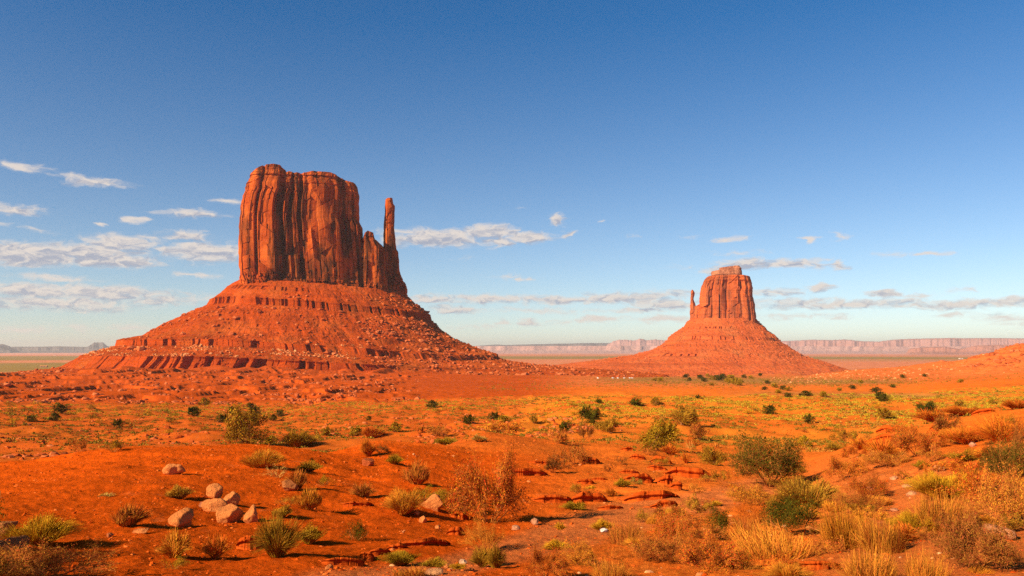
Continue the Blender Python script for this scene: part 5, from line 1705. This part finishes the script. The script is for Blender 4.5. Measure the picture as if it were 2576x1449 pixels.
def boxes(lst):
    V, Fc = [], []
    for (x0, x1, y0, y1, z0, z1, ins) in lst:
        n = len(V) * 8
        V.append([(x0, y0, z0), (x1, y0, z0), (x1, y1, z0), (x0, y1, z0), (x0 + ins, y0 + ins, z1), (x1 - ins, y0 + ins, z1), (x1 - ins, y1 - ins, z1), (x0 + ins, y1 - ins, z1)])
        Fc += [[n + i for i in f] for f in ((0, 3, 2, 1), (4, 5, 6, 7), (0, 1, 5, 4), (1, 2, 6, 5), (2, 3, 7, 6), (3, 0, 4, 7))]
    return np.array(V, float).reshape(-1, 3), np.array(Fc)


def wheel_mesh(cs, r, w):
    segs = [(x, y, r, x, y + w, r, r, r) for (x, y) in cs]
    return sticks(segs, 10)


def camper(px, row, L, label, rz=0.0):
    x, y, z, d = hit(px, row)
    L *= .75
    e = empty('camper_van', (x, y, z), rz)
    tag(e, label, 'camper', 'white campers parked on the flat')
    e.scale = (.5, .5, .45)
    v, f = boxes([(0, L * .72, -1.2, 1.2, .6, 3.2, .08), (L * .72, L, -1.1, 1.1, .6, 1.9, .15)])
    make_obj('body', v, f, M_WHITE, e)
    v, f = boxes([(L * .15, L * .32, -1.24, 1.24, 1.7, 2.5, 0), (L * .42, L * .6, -1.24, 1.24, 1.7, 2.5, 0), (L * .76, L * .94, -1.13, 1.13, 1.2, 1.7, 0)])
    make_obj('window', v, f, M_DARK, e)
    v, f = wheel_mesh([(L * .18, -1.25), (L * .8, -1.25), (L * .18, 1.0), (L * .8, 1.0)], .5, .3)
    make_obj('wheel', v, f, M_DARK, e)


for i, (px, L, lab) in enumerate([(597, 6, 'white camper van at the left end of the far parked row'), (612, 7, 'white camper second in the far parked row'), (617, 6, 'white camper beside the second one in the far row'),
                                  (623.5, 6, 'white camper fourth in the far parked row'), (629, 7, 'white camper at the right end of the far parked row'), (631.5, 6, 'last white camper, just right of the row end')]):
    camper(px, 378.6, L, lab, rj.uniform(-.4, .4))


def shed(px, row, L, W, Hh, label, name='ranch_house', wm=None, rot=.1):
    d = PLAIN * F / (HROW - row)
    x, y = d * math.sin(theta(px)), d * math.cos(theta(px))
    z = float(height(x, y))
    e = empty(name, (x, y, z), rot)
    tag(e, label, 'house')
    v, f = boxes([(-L / 2, L / 2, -W / 2, W / 2, -1, Hh, 0)])
    make_obj('wall', v, f, wm or M_WOOD, e)
    V = np.array([(-L / 2 - 1, -W / 2 - 1, Hh - .1), (L / 2 + 1, -W / 2 - 1, Hh - .1), (L / 2 + 1, W / 2 + 1, Hh - .1), (-L / 2 - 1, W / 2 + 1, Hh - .1), (-L / 2 - 1, 0, Hh * 1.5), (L / 2 + 1, 0, Hh * 1.5)])
    o = make_obj('roof', V, [np.array([(0, 1, 5, 4), (2, 3, 4, 5), (0, 3, 2, 1)]), np.array([(0, 4, 3), (1, 2, 5)])], M_PALE, e)
    v, f = boxes([(-L * .3, -L * .18, -W / 2 - .06, -W / 2 + .1, 1, Hh * .75, 0), (L * .15, L * .27, -W / 2 - .06, -W / 2 + .1, 1, Hh * .75, 0)])
    make_obj('window', v, f, M_DARK, e)
    v, f = boxes([(-L * .04, L * .05, -W / 2 - .06, -W / 2 + .1, 0, Hh * .7, 0)])
    make_obj('door', v, f, M_DARK, e)


shed(44.5, 364.6, 24, 9, 4.2, 'lone low ranch house on the green plain at the far left')
shed(55, 354.6, 22, 9, 4, 'white speck of a house far out on the left plain', wm=M_WHITE)
shed(960.5, 358.0, 26, 8, 5, 'white far building on the plain, left of two below the pink ridge', wm=M_WHITE)
shed(969.5, 357.8, 22, 8, 5, 'white far building on the plain, right of two below the pink ridge', wm=M_WHITE)
